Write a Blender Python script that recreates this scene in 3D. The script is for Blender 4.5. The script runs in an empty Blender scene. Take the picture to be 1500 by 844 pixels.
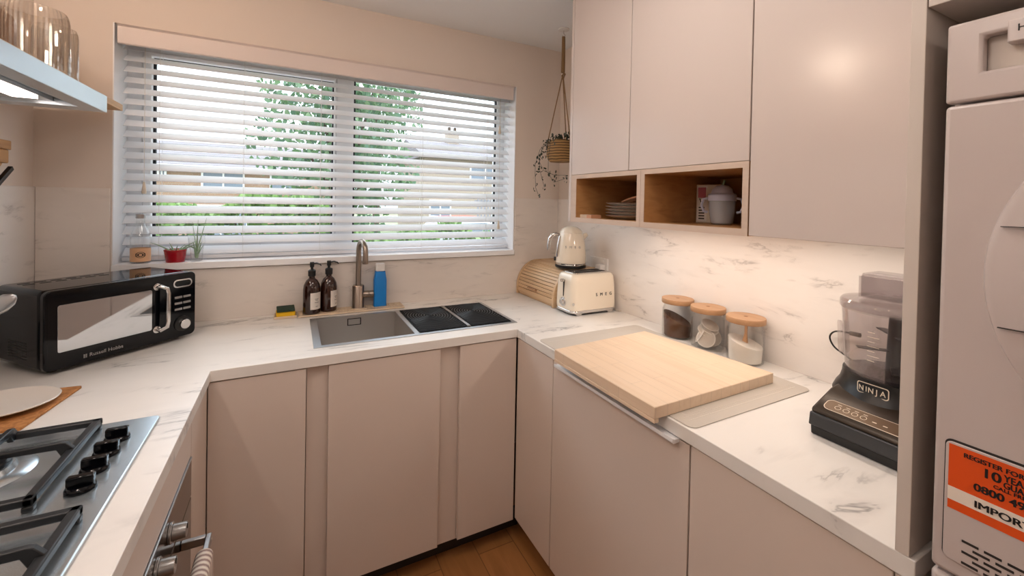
import bpy, bmesh, math, random
from mathutils import Vector, Matrix, Euler
random.seed(7)
PI = math.pi
sc = bpy.context.scene
COL = sc.collection

# ------------------------------------------------------------------ materials
def lin(c):
    return tuple(((v / 12.92) if v <= .04045 else ((v + .055) / 1.055) ** 2.4) for v in c)
def hexc(h):
    h = h.lstrip('#')
    return lin(tuple(int(h[i:i + 2], 16) / 255 for i in (0, 2, 4)))
def new_mat(name):
    m = bpy.data.materials.new(name); m.use_nodes = True
    nt = m.node_tree
    return m, nt, nt.nodes['Principled BSDF']
def setp(b, **k):
    for n, v in k.items():
        b.inputs[n.replace('_', ' ')].default_value = v
def plain(name, col, rough=.5, metal=0., noise=0., spec=.5, coat=0., nscale=30, aniso=None):
    """principled with a faint procedural mottling of the roughness and colour"""
    m, nt, b = new_mat(name)
    c = hexc(col) if isinstance(col, str) else col
    b.inputs['Base Color'].default_value = (*c, 1)
    b.inputs['Roughness'].default_value = rough
    b.inputs['Metallic'].default_value = metal
    b.inputs['Specular IOR Level'].default_value = spec
    if coat:
        b.inputs['Coat Weight'].default_value = coat; b.inputs['Coat Roughness'].default_value = .05
    tc = nt.nodes.new('ShaderNodeTexCoord'); nz = nt.nodes.new('ShaderNodeTexNoise')
    nz.inputs['Scale'].default_value = nscale; nz.inputs['Detail'].default_value = 3
    src = tc.outputs['Object']
    if aniso:
        mp = nt.nodes.new('ShaderNodeMapping'); mp.inputs['Scale'].default_value = aniso
        nt.links.new(src, mp.inputs['Vector']); src = mp.outputs['Vector']
    nt.links.new(src, nz.inputs['Vector'])
    mr = nt.nodes.new('ShaderNodeMapRange')
    mr.inputs['To Min'].default_value = max(0, rough - .015 - noise); mr.inputs['To Max'].default_value = rough + .015 + noise
    nt.links.new(nz.outputs['Fac'], mr.inputs['Value']); nt.links.new(mr.outputs['Result'], b.inputs['Roughness'])
    return m
def ramp(nt, stops, interp='LINEAR'):
    r = nt.nodes.new('ShaderNodeValToRGB'); r.color_ramp.interpolation = interp
    el = r.color_ramp.elements
    while len(el) < len(stops): el.new(.5)
    for e, (p, c) in zip(el, stops):
        e.position = p; e.color = (*(hexc(c) if isinstance(c, str) else c), 1)
    return r
def marble(name, base, vein, scale=(1.2, 1.2, 4.), rot=(0, 0, 0), rough=.3, seed=0., gain=1.):
    m, nt, b = new_mat(name); N = nt.nodes.new; L = nt.links.new
    tc = N('ShaderNodeTexCoord'); mp = N('ShaderNodeMapping')
    mp.inputs['Rotation'].default_value = rot; mp.inputs['Scale'].default_value = scale; mp.inputs['Location'].default_value = (seed, seed * .7, seed * .3)
    L(tc.outputs['Object'], mp.inputs['Vector'])
    def noise(sc_, det, dist=0., ro=.55):
        n = N('ShaderNodeTexNoise'); n.inputs['Scale'].default_value = sc_; n.inputs['Detail'].default_value = det
        n.inputs['Distortion'].default_value = dist; n.inputs['Roughness'].default_value = ro
        L(mp.outputs['Vector'], n.inputs['Vector']); return n.outputs['Fac']
    def math_(op, a, bb=None, clamp=False):
        n = N('ShaderNodeMath'); n.operation = op; n.use_clamp = clamp
        for i, v in enumerate((a, bb)):
            if v is None: continue
            if isinstance(v, (int, float)): n.inputs[i].default_value = v
            else: L(v, n.inputs[i])
        return n.outputs[0]
    a = noise(1.15, 6, .9, .6)
    ridge = math_('ABSOLUTE', math_('SUBTRACT', a, .5))
    line = math_('SUBTRACT', 1., math_('MULTIPLY', ridge, 46.), True)      # thin crack lines
    soft = math_('SUBTRACT', 1., math_('MULTIPLY', ridge, 9.), True)       # soft halo
    mask = noise(1.9, 3, .2)
    mk = N('ShaderNodeMapRange'); mk.inputs['From Min'].default_value = .52; mk.inputs['From Max'].default_value = .68
    L(mask, mk.inputs['Value'])
    v = math_('ADD', math_('MULTIPLY', line, .42 * gain), math_('MULTIPLY', soft, .14 * gain))
    v = math_('MULTIPLY', v, mk.outputs['Result'], True)
    cl = noise(2.3, 4, .4)
    v2 = math_('ADD', v, math_('MULTIPLY', math_('SUBTRACT', cl, .45, True), .16), True)
    mx = N('ShaderNodeMix'); mx.data_type = 'RGBA'
    mx.inputs['A'].default_value = (*hexc(base), 1); mx.inputs['B'].default_value = (*hexc(vein), 1)
    L(v2, mx.inputs['Factor']); L(mx.outputs['Result'], b.inputs['Base Color'])
    b.inputs['Roughness'].default_value = rough
    return m
def wood(name, c1, c2, c3, scale=(2, 20, 20), rot=(0, 0, 0), rough=.45, planks=None, ns=1.):
    m, nt, b = new_mat(name); N = nt.nodes.new; L = nt.links.new
    tc = N('ShaderNodeTexCoord'); mp = N('ShaderNodeMapping')
    mp.inputs['Rotation'].default_value = rot; mp.inputs['Scale'].default_value = scale
    L(tc.outputs['Object'], mp.inputs['Vector'])
    n1 = N('ShaderNodeTexNoise'); n1.inputs['Scale'].default_value = ns; n1.inputs['Detail'].default_value = 5; n1.inputs['Distortion'].default_value = .6
    L(mp.outputs['Vector'], n1.inputs['Vector'])
    r = ramp(nt, [(.28, c1), (.5, c2), (.72, c3)])
    L(n1.outputs['Fac'], r.inputs['Fac'])
    out = r.outputs['Color']
    if planks:                                             # (plank length, plank width, rotation, contrast, joint)
        ln, wd, prot, con, joint = planks
        mp2 = N('ShaderNodeMapping'); mp2.inputs['Rotation'].default_value = (0, 0, prot)
        L(tc.outputs['Object'], mp2.inputs['Vector'])
        br = N('ShaderNodeTexBrick'); br.inputs['Scale'].default_value = 1
        br.inputs['Brick Width'].default_value = ln; br.inputs['Row Height'].default_value = wd; br.inputs['Mortar Size'].default_value = joint
        br.inputs['Color1'].default_value = (1, 1, 1, 1); br.inputs['Color2'].default_value = (con, con, con, 1); br.inputs['Mortar'].default_value = (con * .55, con * .55, con * .55, 1)
        L(mp2.outputs['Vector'], br.inputs['Vector'])
        mx = N('ShaderNodeMix'); mx.data_type = 'RGBA'; mx.blend_type = 'MULTIPLY'; mx.inputs['Factor'].default_value = 1
        L(out, mx.inputs['A']); L(br.outputs['Color'], mx.inputs['B']); out = mx.outputs['Result']
    L(out, b.inputs['Base Color'])
    b.inputs['Roughness'].default_value = rough
    return m
def glass(name, tint=(1, 1, 1), refl=1., rough=.02, body=0., bodycol=(.8, .8, .8)):
    """clear thin-walled glass: see-through with fresnel reflections, optionally a little milky body"""
    m, nt, b = new_mat(name); N = nt.nodes.new; L = nt.links.new
    out = [n for n in nt.nodes if n.type == 'OUTPUT_MATERIAL'][0]
    tr = N('ShaderNodeBsdfTransparent'); tr.inputs['Color'].default_value = (*tint, 1)
    gl = N('ShaderNodeBsdfGlossy'); gl.inputs['Roughness'].default_value = rough
    lw = N('ShaderNodeLayerWeight'); lw.inputs['Blend'].default_value = .5       # schlick reflection on either side of the wall
    pw = N('ShaderNodeMath'); pw.operation = 'POWER'; pw.inputs[1].default_value = 4.
    L(lw.outputs['Facing'], pw.inputs[0])
    mu = N('ShaderNodeMath'); mu.operation = 'MULTIPLY_ADD'; mu.inputs[1].default_value = .75 * refl; mu.inputs[2].default_value = .04 * refl
    L(pw.outputs[0], mu.inputs[0])
    src = tr.outputs[0]
    if body:
        df = N('ShaderNodeBsdfDiffuse'); df.inputs['Color'].default_value = (*bodycol, 1)
        m0 = N('ShaderNodeMixShader'); m0.inputs[0].default_value = body
        L(tr.outputs[0], m0.inputs[1]); L(df.outputs[0], m0.inputs[2]); src = m0.outputs[0]
    ms = N('ShaderNodeMixShader')
    L(mu.outputs[0], ms.inputs[0]); L(src, ms.inputs[1]); L(gl.outputs[0], ms.inputs[2])
    L(ms.outputs[0], out.inputs['Surface'])
    nt.nodes.remove(b)
    return m
def emit(name, col, s):
    m, nt, b = new_mat(name)
    b.inputs['Base Color'].default_value = (*col, 1)
    b.inputs['Emission Color'].default_value = (*col, 1); b.inputs['Emission Strength'].default_value = s
    return m
def leafy(name, cols, trans=.35):
    m, nt, b = new_mat(name); N = nt.nodes.new; L = nt.links.new
    g = N('ShaderNodeNewGeometry')
    r = ramp(nt, [(i / (len(cols) - 1), c) for i, c in enumerate(cols)])
    L(g.outputs['Random Per Island'], r.inputs['Fac']); L(r.outputs['Color'], b.inputs['Base Color'])
    b.inputs['Roughness'].default_value = .6
    out = [n for n in nt.nodes if n.type == 'OUTPUT_MATERIAL'][0]
    t = N('ShaderNodeBsdfTranslucent'); L(r.outputs['Color'], t.inputs['Color'])
    ms = N('ShaderNodeMixShader'); ms.inputs[0].default_value = trans
    L(b.outputs[0], ms.inputs[1]); L(t.outputs[0], ms.inputs[2]); L(ms.outputs[0], out.inputs['Surface'])
    return m
def translucent(name, col, fac=.3, rough=.4):
    m, nt, b = new_mat(name); N = nt.nodes.new; L = nt.links.new
    b.inputs['Base Color'].default_value = (*hexc(col), 1); b.inputs['Roughness'].default_value = rough
    out = [n for n in nt.nodes if n.type == 'OUTPUT_MATERIAL'][0]
    t = N('ShaderNodeBsdfTranslucent'); t.inputs['Color'].default_value = (*hexc(col), 1)
    ms = N('ShaderNodeMixShader'); ms.inputs[0].default_value = fac
    L(b.outputs[0], ms.inputs[1]); L(t.outputs[0], ms.inputs[2]); L(ms.outputs[0], out.inputs['Surface'])
    return m
def brick(name, c1, c2, mortar, w=.225, h=.075):
    m, nt, b = new_mat(name); N = nt.nodes.new; L = nt.links.new
    tc = N('ShaderNodeTexCoord'); mp = N('ShaderNodeMapping'); mp.inputs['Rotation'].default_value = (PI / 2, 0, 0)
    L(tc.outputs['Object'], mp.inputs['Vector'])
    br = N('ShaderNodeTexBrick'); br.inputs['Scale'].default_value = 1; br.inputs['Brick Width'].default_value = w; br.inputs['Row Height'].default_value = h
    br.inputs['Mortar Size'].default_value = .008
    for k, c in (('Color1', c1), ('Color2', c2), ('Mortar', mortar)): br.inputs[k].default_value = (*hexc(c), 1)
    L(mp.outputs['Vector'], br.inputs['Vector']); L(br.outputs['Color'], b.inputs['Base Color']); b.inputs['Roughness'].default_value = .9
    return m
def stripes(name, cols, scale, direction='X', rough=.8, distort=0.):
    m, nt, b = new_mat(name); N = nt.nodes.new; L = nt.links.new
    tc = N('ShaderNodeTexCoord'); w = N('ShaderNodeTexWave'); w.bands_direction = direction; w.inputs['Scale'].default_value = scale
    w.inputs['Distortion'].default_value = distort
    L(tc.outputs['Object'], w.inputs['Vector'])
    r = ramp(nt, cols); L(w.outputs['Color'], r.inputs['Fac']); L(r.outputs['Color'], b.inputs['Base Color'])
    b.inputs['Roughness'].default_value = rough
    return m

M = {}
M['wall'] = plain('wall_paint', '#E2D5CA', .85, nscale=60)
M['ceil'] = plain('ceiling_paint', '#F5F5F5', .9)
M['splash'] = marble('splash_marble', '#E4DBD3', '#7C726B', scale=(2.2, 2.2, 8.), rot=(0, .06, 0), rough=.32, seed=3.1)
M['splash_side'] = marble('splash_marble_side', '#EBE4DE', '#857B74', scale=(2.2, 2.4, 9.), rot=(.10, 0, 0), rough=.32, seed=1.2)
M['worktop'] = marble('worktop_marble', '#EBE7E2', '#8B8886', scale=(1.7, 5.2, 4.), rot=(0, 0, -.45), rough=.30, seed=5.3, gain=1.7)
M['front'] = plain('cabinet_front', '#DACBC0', .42, nscale=80)
M['front_gloss'] = plain('upper_front', '#D6CAC4', .20, nscale=80)
M['carcass'] = plain('carcass', '#D8CEC6', .6)
M['panel'] = plain('tall_panel', '#D5CBC2', .5)
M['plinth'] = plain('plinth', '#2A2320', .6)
M['black'] = plain('black_plastic', '#0C0C0E', .35)
M['black_gloss'] = plain('black_gloss', '#05060A', .07, spec=.28)
M['black_enamel'] = plain('cast_iron', '#17191C', .42, noise=.05)
M['steel'] = plain('brushed_steel', '#B9BCBF', .30, metal=1., nscale=40, aniso=(2, 60, 60))
M['steel_hob'] = plain('hob_steel', '#CCD8E0', .24, metal=.85, nscale=30, aniso=(40, 2, 40))
M['steel_sink'] = plain('sink_steel', '#C6C1BC', .38, metal=.85, nscale=40, aniso=(60, 60, 3))
M['chrome'] = plain('chrome', '#D8D6D4', .10, metal=1.)
M['nickel'] = plain('brushed_nickel', '#9C8F84', .30, metal=1., nscale=40, aniso=(80, 80, 3))
M['mirror'] = plain('dark_mirror', '#C2C6CA', .04, metal=1.)
M['oven_glass'] = plain('oven_glass', '#15110F', .08, coat=.5)
M['oven_panel'] = plain('oven_panel', '#7A6E66', .16, metal=1.)
M['silver'] = plain('silver_plastic', '#A8A6A4', .3, metal=.8)
M['white'] = plain('white_plastic', '#EAE8E6', .35)
M['white_gloss'] = plain('white_enamel', '#C9BDB9', .30, nscale=400)
M['frame'] = plain('upvc', '#F2F2F4', .35)
M['slat'] = translucent('blind_slat', '#F4F4F6', .40, .4)
M['valance'] = plain('valance', '#E3D6D0', .5)
M['gasket'] = plain('gasket', '#101018', .5)
M['pane'] = glass('window_glass', (.97, .99, .99), .6)
M['glass'] = glass('clear_glass', (.992, .996, .996), 1.15)
M['glass_fluted'] = glass('fluted_glass', (.93, .91, .88), 2.2, body=.03)
M['smoke'] = glass('smoky_plastic', (.875, .855, .86), 1.0, .06, body=.015, bodycol=(.4, .37, .38))
M['amber'] = plain('amber_glass', '#2A0F06', .07, coat=.6)
M['paper'] = plain('label_paper', '#E6DED6', .7)
M['ink'] = plain('ink', '#4A4642', .7)
M['ink_dark'] = plain('ink_dark', '#141010', .6)
M['blue'] = plain('blue_plastic', '#1780D2', .35)
M['cream'] = plain('cream_enamel', '#F3E7D4', .16, coat=.5)
M['oak'] = wood('niche_oak', '#A9794A', '#C0905C', '#B58352', scale=(6, 2.2, 22), rough=.5, ns=1.4)
M['oak_frame'] = wood('niche_oak_edge', '#C9B3A2', '#D3BFAF', '#CDB7A6', scale=(8, 3, 30), rough=.5)
M['bamboo'] = wood('bamboo_board', '#DFC3A6', '#E8CFB4', '#E2C7A9', scale=(30, 1.6, 30), rough=.42, planks=(.27, .042, PI / 2, .965, .0003))
M['bin_wood'] = wood('bread_bin_wood', '#C8A27A', '#D9B993', '#CFAC85', scale=(16, 2.2, 60), rough=.45)
M['lid_wood'] = wood('acacia_lid', '#A27C58', '#B48C68', '#AA8360', scale=(40, 5, 40), rough=.45)
M['spoon_wood'] = wood('beech', '#C99568', '#D6A67A', '#CD9B6E', scale=(30, 30, 6), rough=.55)
M['cork'] = plain('cork', '#A96F3C', .85, nscale=120)
M['cork_edge'] = wood('cork_speckle', '#8E5C30', '#B0763F', '#C28A52', scale=(90, 90, 90), rough=.85)
M['shelf_wood'] = wood('shelf_wood', '#B98C58', '#CBA06E', '#C0955F', scale=(12, 2, 25), rough=.5)
M['walnut'] = wood('dark_wood', '#6E4526', '#86572F', '#7A4D2A', scale=(14, 3, 30), rough=.5)
M['floor'] = wood('floor_oak', '#8A5A30', '#A87242', '#98653A', scale=(14, 1.6, 14), rough=.42, planks=(1.3, .16, PI / 2, .82, .002))
M['floor_trim'] = plain('floor_trim', '#E4DAD0', .6)
M['silicone'] = plain('beige_silicone', '#D9C3A8', .55)
M['cutmat'] = plain('grey_mat', '#C4BCB2', .6)
M['cutmat_line'] = plain('mat_line', '#D9D2C8', .6)
M['rib'] = plain('black_ribbed', '#090A0B', .7, spec=.12)
M['rib_line'] = plain('black_ridge', '#34363A', .32)
M['yellow'] = plain('sponge_yellow', '#E8B81E', .9, nscale=200)
M['green'] = plain('scourer_green', '#27382C', .95, nscale=200)
M['plate'] = plain('stoneware', '#E2D9CF', .3)
M['rim'] = plain('plate_rim', '#6B5548', .5)
M['pink'] = plain('pink_ceramic', '#D9A583', .4)
M['red'] = plain('red_ceramic', '#A30D1E', .25, coat=.3)
M['orange_label'] = plain('orange_label', '#E2B48C', .6)
M['soil'] = plain('potting_soil', '#4A3424', .95, nscale=200)
M['leaf'] = plain('leaf_green', '#5E8A45', .5)
M['leaf_pale'] = plain('leaf_pale', '#8DA888', .5)
M['leaf_dark'] = plain('leaf_dark', '#2E3526', .6)
M['coffee'] = plain('coffee_grounds', '#5A3418', .95, nscale=300)
M['sugar'] = plain('sugar', '#F3ECE2', .9, nscale=400)
M['tea_seam'] = plain('tea_seam', '#F2EAE0', .8)
M['teabag'] = plain('teabag_paper', '#D9CEC2', .8, nscale=60)
M['grey_grad'] = plain('processor_grey', '#3F4042', .38, metal=.3)
M['bronze'] = plain('processor_bronze', '#33291F', .35, metal=.5)
M['strip'] = plain('button_strip', '#5F4A34', .4, metal=.4)
M['print'] = plain('cream_print', '#E9DCC8', .6)
M['orange'] = plain('sticker_orange', '#E2520F', .45)
M['sticker_white'] = plain('sticker_white', '#EFE3D6', .45)
M['groove'] = plain('dark_groove', '#2A2422', .7)
M['door_grey'] = plain('porthole', '#6A5E56', .12, coat=.3)
M['towel'] = stripes('striped_towel', [(.0, '#E9DED2'), (.42, '#E4D6CA'), (.55, '#A88D84'), (.75, '#C9B4A8'), (1., '#8E7672')], 22, 'Y', distort=.3)
M['rope'] = plain('jute_rope', '#8A6B4A', .95, nscale=200)
M['basket'] = stripes('seagrass', [(.0, '#4F3820'), (.4, '#8A673C'), (1., '#A9844F')], 22, 'Z', distort=2.)
M['lilac'] = plain('lilac_plastic', '#C6CAE2', .4)
M['beaker'] = glass('beaker_plastic', (.9, .93, .97), .9, .08, body=.30, bodycol=(.86, .9, .97))
M['milk'] = plain('milk_white', '#E9E2D8', .6)
M['cup_blue'] = plain('cup_blue', '#3F93B8', .35)
M['cup_pale'] = plain('cup_pale', '#9CC3D6', .35)
M['box_pink'] = plain('box_pink', '#C9697A', .6)
M['box_cream'] = plain('box_cream', '#DCCFBE', .6)
M['hood_light'] = emit('hood_light', (1., .82, .74), 7.)
M['leaf_tree'] = leafy('tree_leaf', ['#4F6E4A', '#6C8C60', '#42624C', '#8FA880', '#5C7E66', '#7B9576'])
M['leaf_hedge'] = leafy('hedge_leaf', ['#5F8040', '#86A860', '#4A6A34', '#A8C487'])
M['bark'] = plain('bark', '#4F4034', .95)
M['brick'] = brick('house_brick', '#A4856E', '#957660', '#A59686')
M['render'] = plain('house_render', '#A89A8C', .9)
M['tile'] = stripes('roof_tile', [(0, '#716C70'), (.8, '#8C888C'), (1, '#555054')], 1.6, 'Z', rough=.9)
M['house_white'] = plain('house_trim', '#F0F0F0', .5)
M['house_glass'] = plain('house_glass', '#7C8794', .15)
M['lawn'] = plain('lawn', '#7E8A68', .95, nscale=10)
M['road'] = plain('road', '#B9B4AE', .95)
M['car_paint'] = plain('car_paint', '#B8BCC4', .25, coat=.5)
M['car_red'] = plain('car_red', '#B8453E', .25, coat=.5)
M['tyre'] = plain('tyre', '#17171A', .9)
M['fence'] = plain('fence_wood', '#8A8A90', .9)

# ------------------------------------------------------------------ mesh builder
class B:
    def __init__(s): s.bm = bmesh.new(); s.mi = 0
    def _f(s, vs):
        try:
            f = s.bm.faces.new(vs); f.material_index = s.mi; return f
        except ValueError: return None
    def box(s, x0, x1, y0, y1, z0, z1):
        v = [s.bm.verts.new((x, y, z)) for z in (z0, z1) for y in (y0, y1) for x in (x0, x1)]
        for q in ((0, 2, 3, 1), (4, 5, 7, 6), (0, 1, 5, 4), (2, 6, 7, 3), (0, 4, 6, 2), (1, 3, 7, 5)): s._f([v[i] for i in q])
        return s
    def obox(s, c, ux, uy, uz, a, b, h):
        """oriented box: centre c, unit axes, half sizes"""
        c = Vector(c); ux, uy, uz = Vector(ux), Vector(uy), Vector(uz)
        v = [s.bm.verts.new(c + ux * a * i + uy * b * j + uz * h * k) for k in (-1, 1) for j in (-1, 1) for i in (-1, 1)]
        for q in ((0, 2, 3, 1), (4, 5, 7, 6), (0, 1, 5, 4), (2, 6, 7, 3), (0, 4, 6, 2), (1, 3, 7, 5)): s._f([v[i] for i in q])
        return s
    def prism(s, pts, lo, hi, axis='z'):
        """extrude a 2D outline: axis z -> (x,y), axis y -> (x,z), axis x -> (y,z)"""
        def P(p, t):
            return {'z': (p[0], p[1], t), 'y': (p[0], t, p[1]), 'x': (t, p[0], p[1])}[axis]
        a = [s.bm.verts.new(P(p, lo)) for p in pts]; b = [s.bm.verts.new(P(p, hi)) for p in pts]
        n = len(pts)
        s._f(a[::-1]); s._f(b)
        for i in range(n): s._f([a[i], a[(i + 1) % n], b[(i + 1) % n], b[i]])
        return s
    def lathe(s, prof, c=(0, 0, 0), seg=32, close=True, ripple=None):
        """profile [(r,z)...] around z; r==0 makes a pole"""
        c = Vector(c); rings = []
        for k, (r, z) in enumerate(prof):
            if r < 1e-6: rings.append([s.bm.verts.new(c + Vector((0, 0, z)))])
            else:
                ring = []
                for i in range(seg):
                    a = 2 * PI * i / seg; rr = r
                    if ripple: rr = r * (1 + ripple * (1 if i % 2 else -1))
                    ring.append(s.bm.verts.new(c + Vector((rr * math.cos(a), rr * math.sin(a), z))))
                rings.append(ring)
        for a, b in zip(rings, rings[1:]):
            for i in range(seg):
                j = (i + 1) % seg
                if len(a) == 1 and len(b) == 1: continue
                if len(a) == 1: s._f([a[0], b[i], b[j]])
                elif len(b) == 1: s._f([a[i], a[j], b[0]])
                else: s._f([a[i], a[j], b[j], b[i]])
        return s
    def cyl(s, p0, p1, r0, r1=None, seg=24):
        return s.tube([p0, p1], [r0, r0 if r1 is None else r1], seg)
    def tube(s, pts, r, seg=12, caps=True):
        pts = [Vector(p) for p in pts]; n = len(pts)
        rs = r if isinstance(r, (list, tuple)) else [r] * n
        t0 = (pts[1] - pts[0]).normalized()
        up = Vector((0, 0, 1)) if abs(t0.z) < .9 else Vector((1, 0, 0))
        nrm = (up - t0 * up.dot(t0)).normalized(); rings = []
        for i in range(n):
            t = (pts[min(i + 1, n - 1)] - pts[max(i - 1, 0)]).normalized()
            nrm = (nrm - t * nrm.dot(t)).normalized(); bn = t.cross(nrm)
            rings.append([s.bm.verts.new(pts[i] + (nrm * math.cos(2 * PI * k / seg) + bn * math.sin(2 * PI * k / seg)) * rs[i]) for k in range(seg)])
        for a, b in zip(rings, rings[1:]):
            for k in range(seg): s._f([a[k], a[(k + 1) % seg], b[(k + 1) % seg], b[k]])
        if caps: s._f(rings[0][::-1]); s._f(rings[-1])
        return s
    def grid(s, us, vs, keep, t0, t1, axis='z'):
        """slab made of grid cells; cells where keep(u,v) is False are left open"""
        def P(u, v, t): return {'z': (u, v, t), 'y': (u, t, v), 'x': (t, u, v)}[axis]
        K = {(i, j): keep((us[i] + us[i + 1]) / 2, (vs[j] + vs[j + 1]) / 2) for i in range(len(us) - 1) for j in range(len(vs) - 1)}
        V = {}
        def vt(i, j, k):
            if (i, j, k) not in V: V[i, j, k] = s.bm.verts.new(P(us[i], vs[j], (t0, t1)[k]))
            return V[i, j, k]
        for (i, j), k in K.items():
            if not k: continue
            s._f([vt(i, j, 0), vt(i, j + 1, 0), vt(i + 1, j + 1, 0), vt(i + 1, j, 0)])
            s._f([vt(i, j, 1), vt(i + 1, j, 1), vt(i + 1, j + 1, 1), vt(i, j + 1, 1)])
            for (di, dj, a, b) in ((-1, 0, (i, j), (i, j + 1)), (1, 0, (i + 1, j + 1), (i + 1, j)), (0, -1, (i + 1, j), (i, j)), (0, 1, (i, j + 1), (i + 1, j + 1))):
                if not K.get((i + di, j + dj), False):
                    s._f([vt(*a, 0), vt(*a, 1), vt(*b, 1), vt(*b, 0)])
        return s
    def quad(s, *ps): s._f([s.bm.verts.new(p) for p in ps]); return s
    def xf(s, mat): s.bm.transform(mat); return s
    def done(s, name, mats, parent=None, bevel=0., seg=2, angle=35., loc=None):
        bmesh.ops.recalc_face_normals(s.bm, faces=s.bm.faces)
        me = bpy.data.meshes.new(name); s.bm.to_mesh(me); s.bm.free()
        for m in (mats if isinstance(mats, (list, tuple)) else [mats]): me.materials.append(M[m] if isinstance(m, str) else m)
        me.polygons.foreach_set('use_smooth', [True] * len(me.polygons))
        me.set_sharp_from_angle(angle=math.radians(angle))
        o = bpy.data.objects.new(name, me); COL.objects.link(o)
        if bevel:
            bv = o.modifiers.new('Bevel', 'BEVEL'); bv.width = bevel; bv.segments = seg; bv.limit_method = 'ANGLE'; bv.angle_limit = math.radians(40)
        if loc: o.location = loc
        if parent is not None: attach(o, parent)
        return o
def attach(o, parent):
    o.parent = parent
    if parent.get('_w'): o.matrix_parent_inverse = Matrix.Translation(parent['_w']).inverted()
def thing(name, label, cat, loc=(0, 0, 0), rz=0., group=None, world=False):
    """Empty at the base; world=True: children keep world coordinates"""
    o = bpy.data.objects.new(name, None); COL.objects.link(o); o.empty_display_size = .05
    o.location = loc; o.rotation_euler = (0, 0, rz); o['label'] = label; o['category'] = cat
    if group: o['group'] = group
    if world: o['_w'] = tuple(float(v) for v in loc)
    return o
def tag(o, label, cat, group=None, kind=None):
    o['label'] = label; o['category'] = cat
    if group: o['group'] = group
    if kind: o['kind'] = kind
    return o
def struct(o, label, cat):
    o['kind'] = 'structure'; return tag(o, label, cat)
def dup(root, label, loc=None, rz=None, rot=None):
    r = root.copy(); COL.objects.link(r); r['label'] = label
    if loc is not None: r.location = loc
    if rz is not None: r.rotation_euler = (0, 0, rz)
    if rot is not None: r.rotation_euler = rot
    for ch in list(root.children):
        c = ch.copy(); COL.objects.link(c); c.parent = r
        for g in list(ch.children):
            d = g.copy(); COL.objects.link(d); d.parent = c
    return r
def text(s, size, name, mat, parent, origin, xdir, ydir, align='LEFT', depth=.0004, spacing=1., xs=1., bold=0., fit=None):
    cu = bpy.data.curves.new('t', 'FONT'); cu.body = s; cu.size = size; cu.align_x = align; cu.extrude = depth; cu.space_character = spacing
    ob = bpy.data.objects.new('t', cu); COL.objects.link(ob)
    dg = bpy.context.evaluated_depsgraph_get()
    me = bpy.data.meshes.new_from_object(ob.evaluated_get(dg))
    bpy.data.objects.remove(ob); bpy.data.curves.remove(cu)
    x = Vector(xdir).normalized(); y = Vector(ydir); y = (y - x * y.dot(x)).normalized(); z = x.cross(y)
    mt = Matrix((x, y, z)).transposed().to_4x4(); mt.translation = Vector(origin)
    if fit:
        lo_ = min(v.co.x for v in me.vertices); xs = fit / (max(v.co.x for v in me.vertices) - lo_); me.transform(Matrix.Translation((-lo_, 0, 0)))
    me.transform(Matrix.Diagonal((xs, 1, 1, 1)))
    if bold:                                                # heavier strokes: a second copy of the letters set slightly aside
        bm2 = bmesh.new(); bm2.from_mesh(me); g = bmesh.ops.duplicate(bm2, geom=bm2.verts[:] + bm2.edges[:] + bm2.faces[:])
        bmesh.ops.translate(bm2, vec=(bold, 0, depth * .2), verts=[e for e in g['geom'] if isinstance(e, bmesh.types.BMVert)])
        bm2.to_mesh(me); bm2.free()
    me.transform(mt); me.materials.clear(); me.materials.append(M[mat])
    for p in me.polygons: p.material_index = 0
    o = bpy.data.objects.new(name, me); COL.objects.link(o); attach(o, parent)
    return o
def rrect(cx, cy, w, h, r, n=5):
    pts = []
    for (sx, sy, a0) in ((1, 1, 0), (-1, 1, 90), (-1, -1, 180), (1, -1, 270)):
        for k in range(n + 1):
            a = math.radians(a0 + 90 * k / n)
            pts.append((cx + sx * (w / 2 - r) + r * math.cos(a), cy + sy * (h / 2 - r) + r * math.sin(a)))
    return pts
def arc(c, r, a0, a1, n, plane='xz', off=0.):
    out = []
    for k in range(n + 1):
        a = math.radians(a0 + (a1 - a0) * k / n); u, v = c[0] + r * math.cos(a), c[1] + r * math.sin(a)
        out.append({'xz': (u, off, v), 'yz': (off, u, v), 'xy': (u, v, off)}[plane])
    return out

# ------------------------------------------------------------------ key dimensions (metres)
XL, XR, YB, YF, H = -1.723, .63, .647, -3.3, 2.394       # room
Z = .91; ZU = .875                                       # worktop top, underside
WX0, WX1, WZ0, WZ1 = -1.498, .315, 1.158, 2.132          # window opening
LX = -1.077                                              # left run worktop edge

# ------------------------------------------------------------------ room shell
o = B().box(XL - .1, XR + .1, YF - .1, YB + .22, -.08, 0).done('floor', 'floor'); struct(o, 'brown oak plank floor between the cabinets', 'floor')
o = B().box(XL - .1, XR + .1, YF - .1, YB + .22, H, H + .08).done('ceiling', 'ceil'); struct(o, 'plain white ceiling', 'ceiling')
o = B().grid([XL - .1, WX0, WX1, XR + .1], [0, WZ0, WZ1, H], lambda u, v: not (WX0 < u < WX1 and WZ0 < v < WZ1), YB, YB + .22, 'y').done('wall_back', 'wall')
struct(o, 'off-white wall around the wide window', 'wall')
o = B().box(XL - .1, XL, YF, YB, 0, H).done('wall_left', 'wall'); struct(o, 'off-white wall behind the hob and hood', 'wall')
o = B().box(XR, XR + .1, YF, YB, 0, H).done('wall_right', 'wall'); struct(o, 'off-white wall behind the upper cabinets', 'wall')
o = B().box(XL - .1, XR + .1, YF - .1, YF, 0, H).done('wall_front', 'wall'); struct(o, 'plain off-white wall behind the camera', 'wall')
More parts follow.
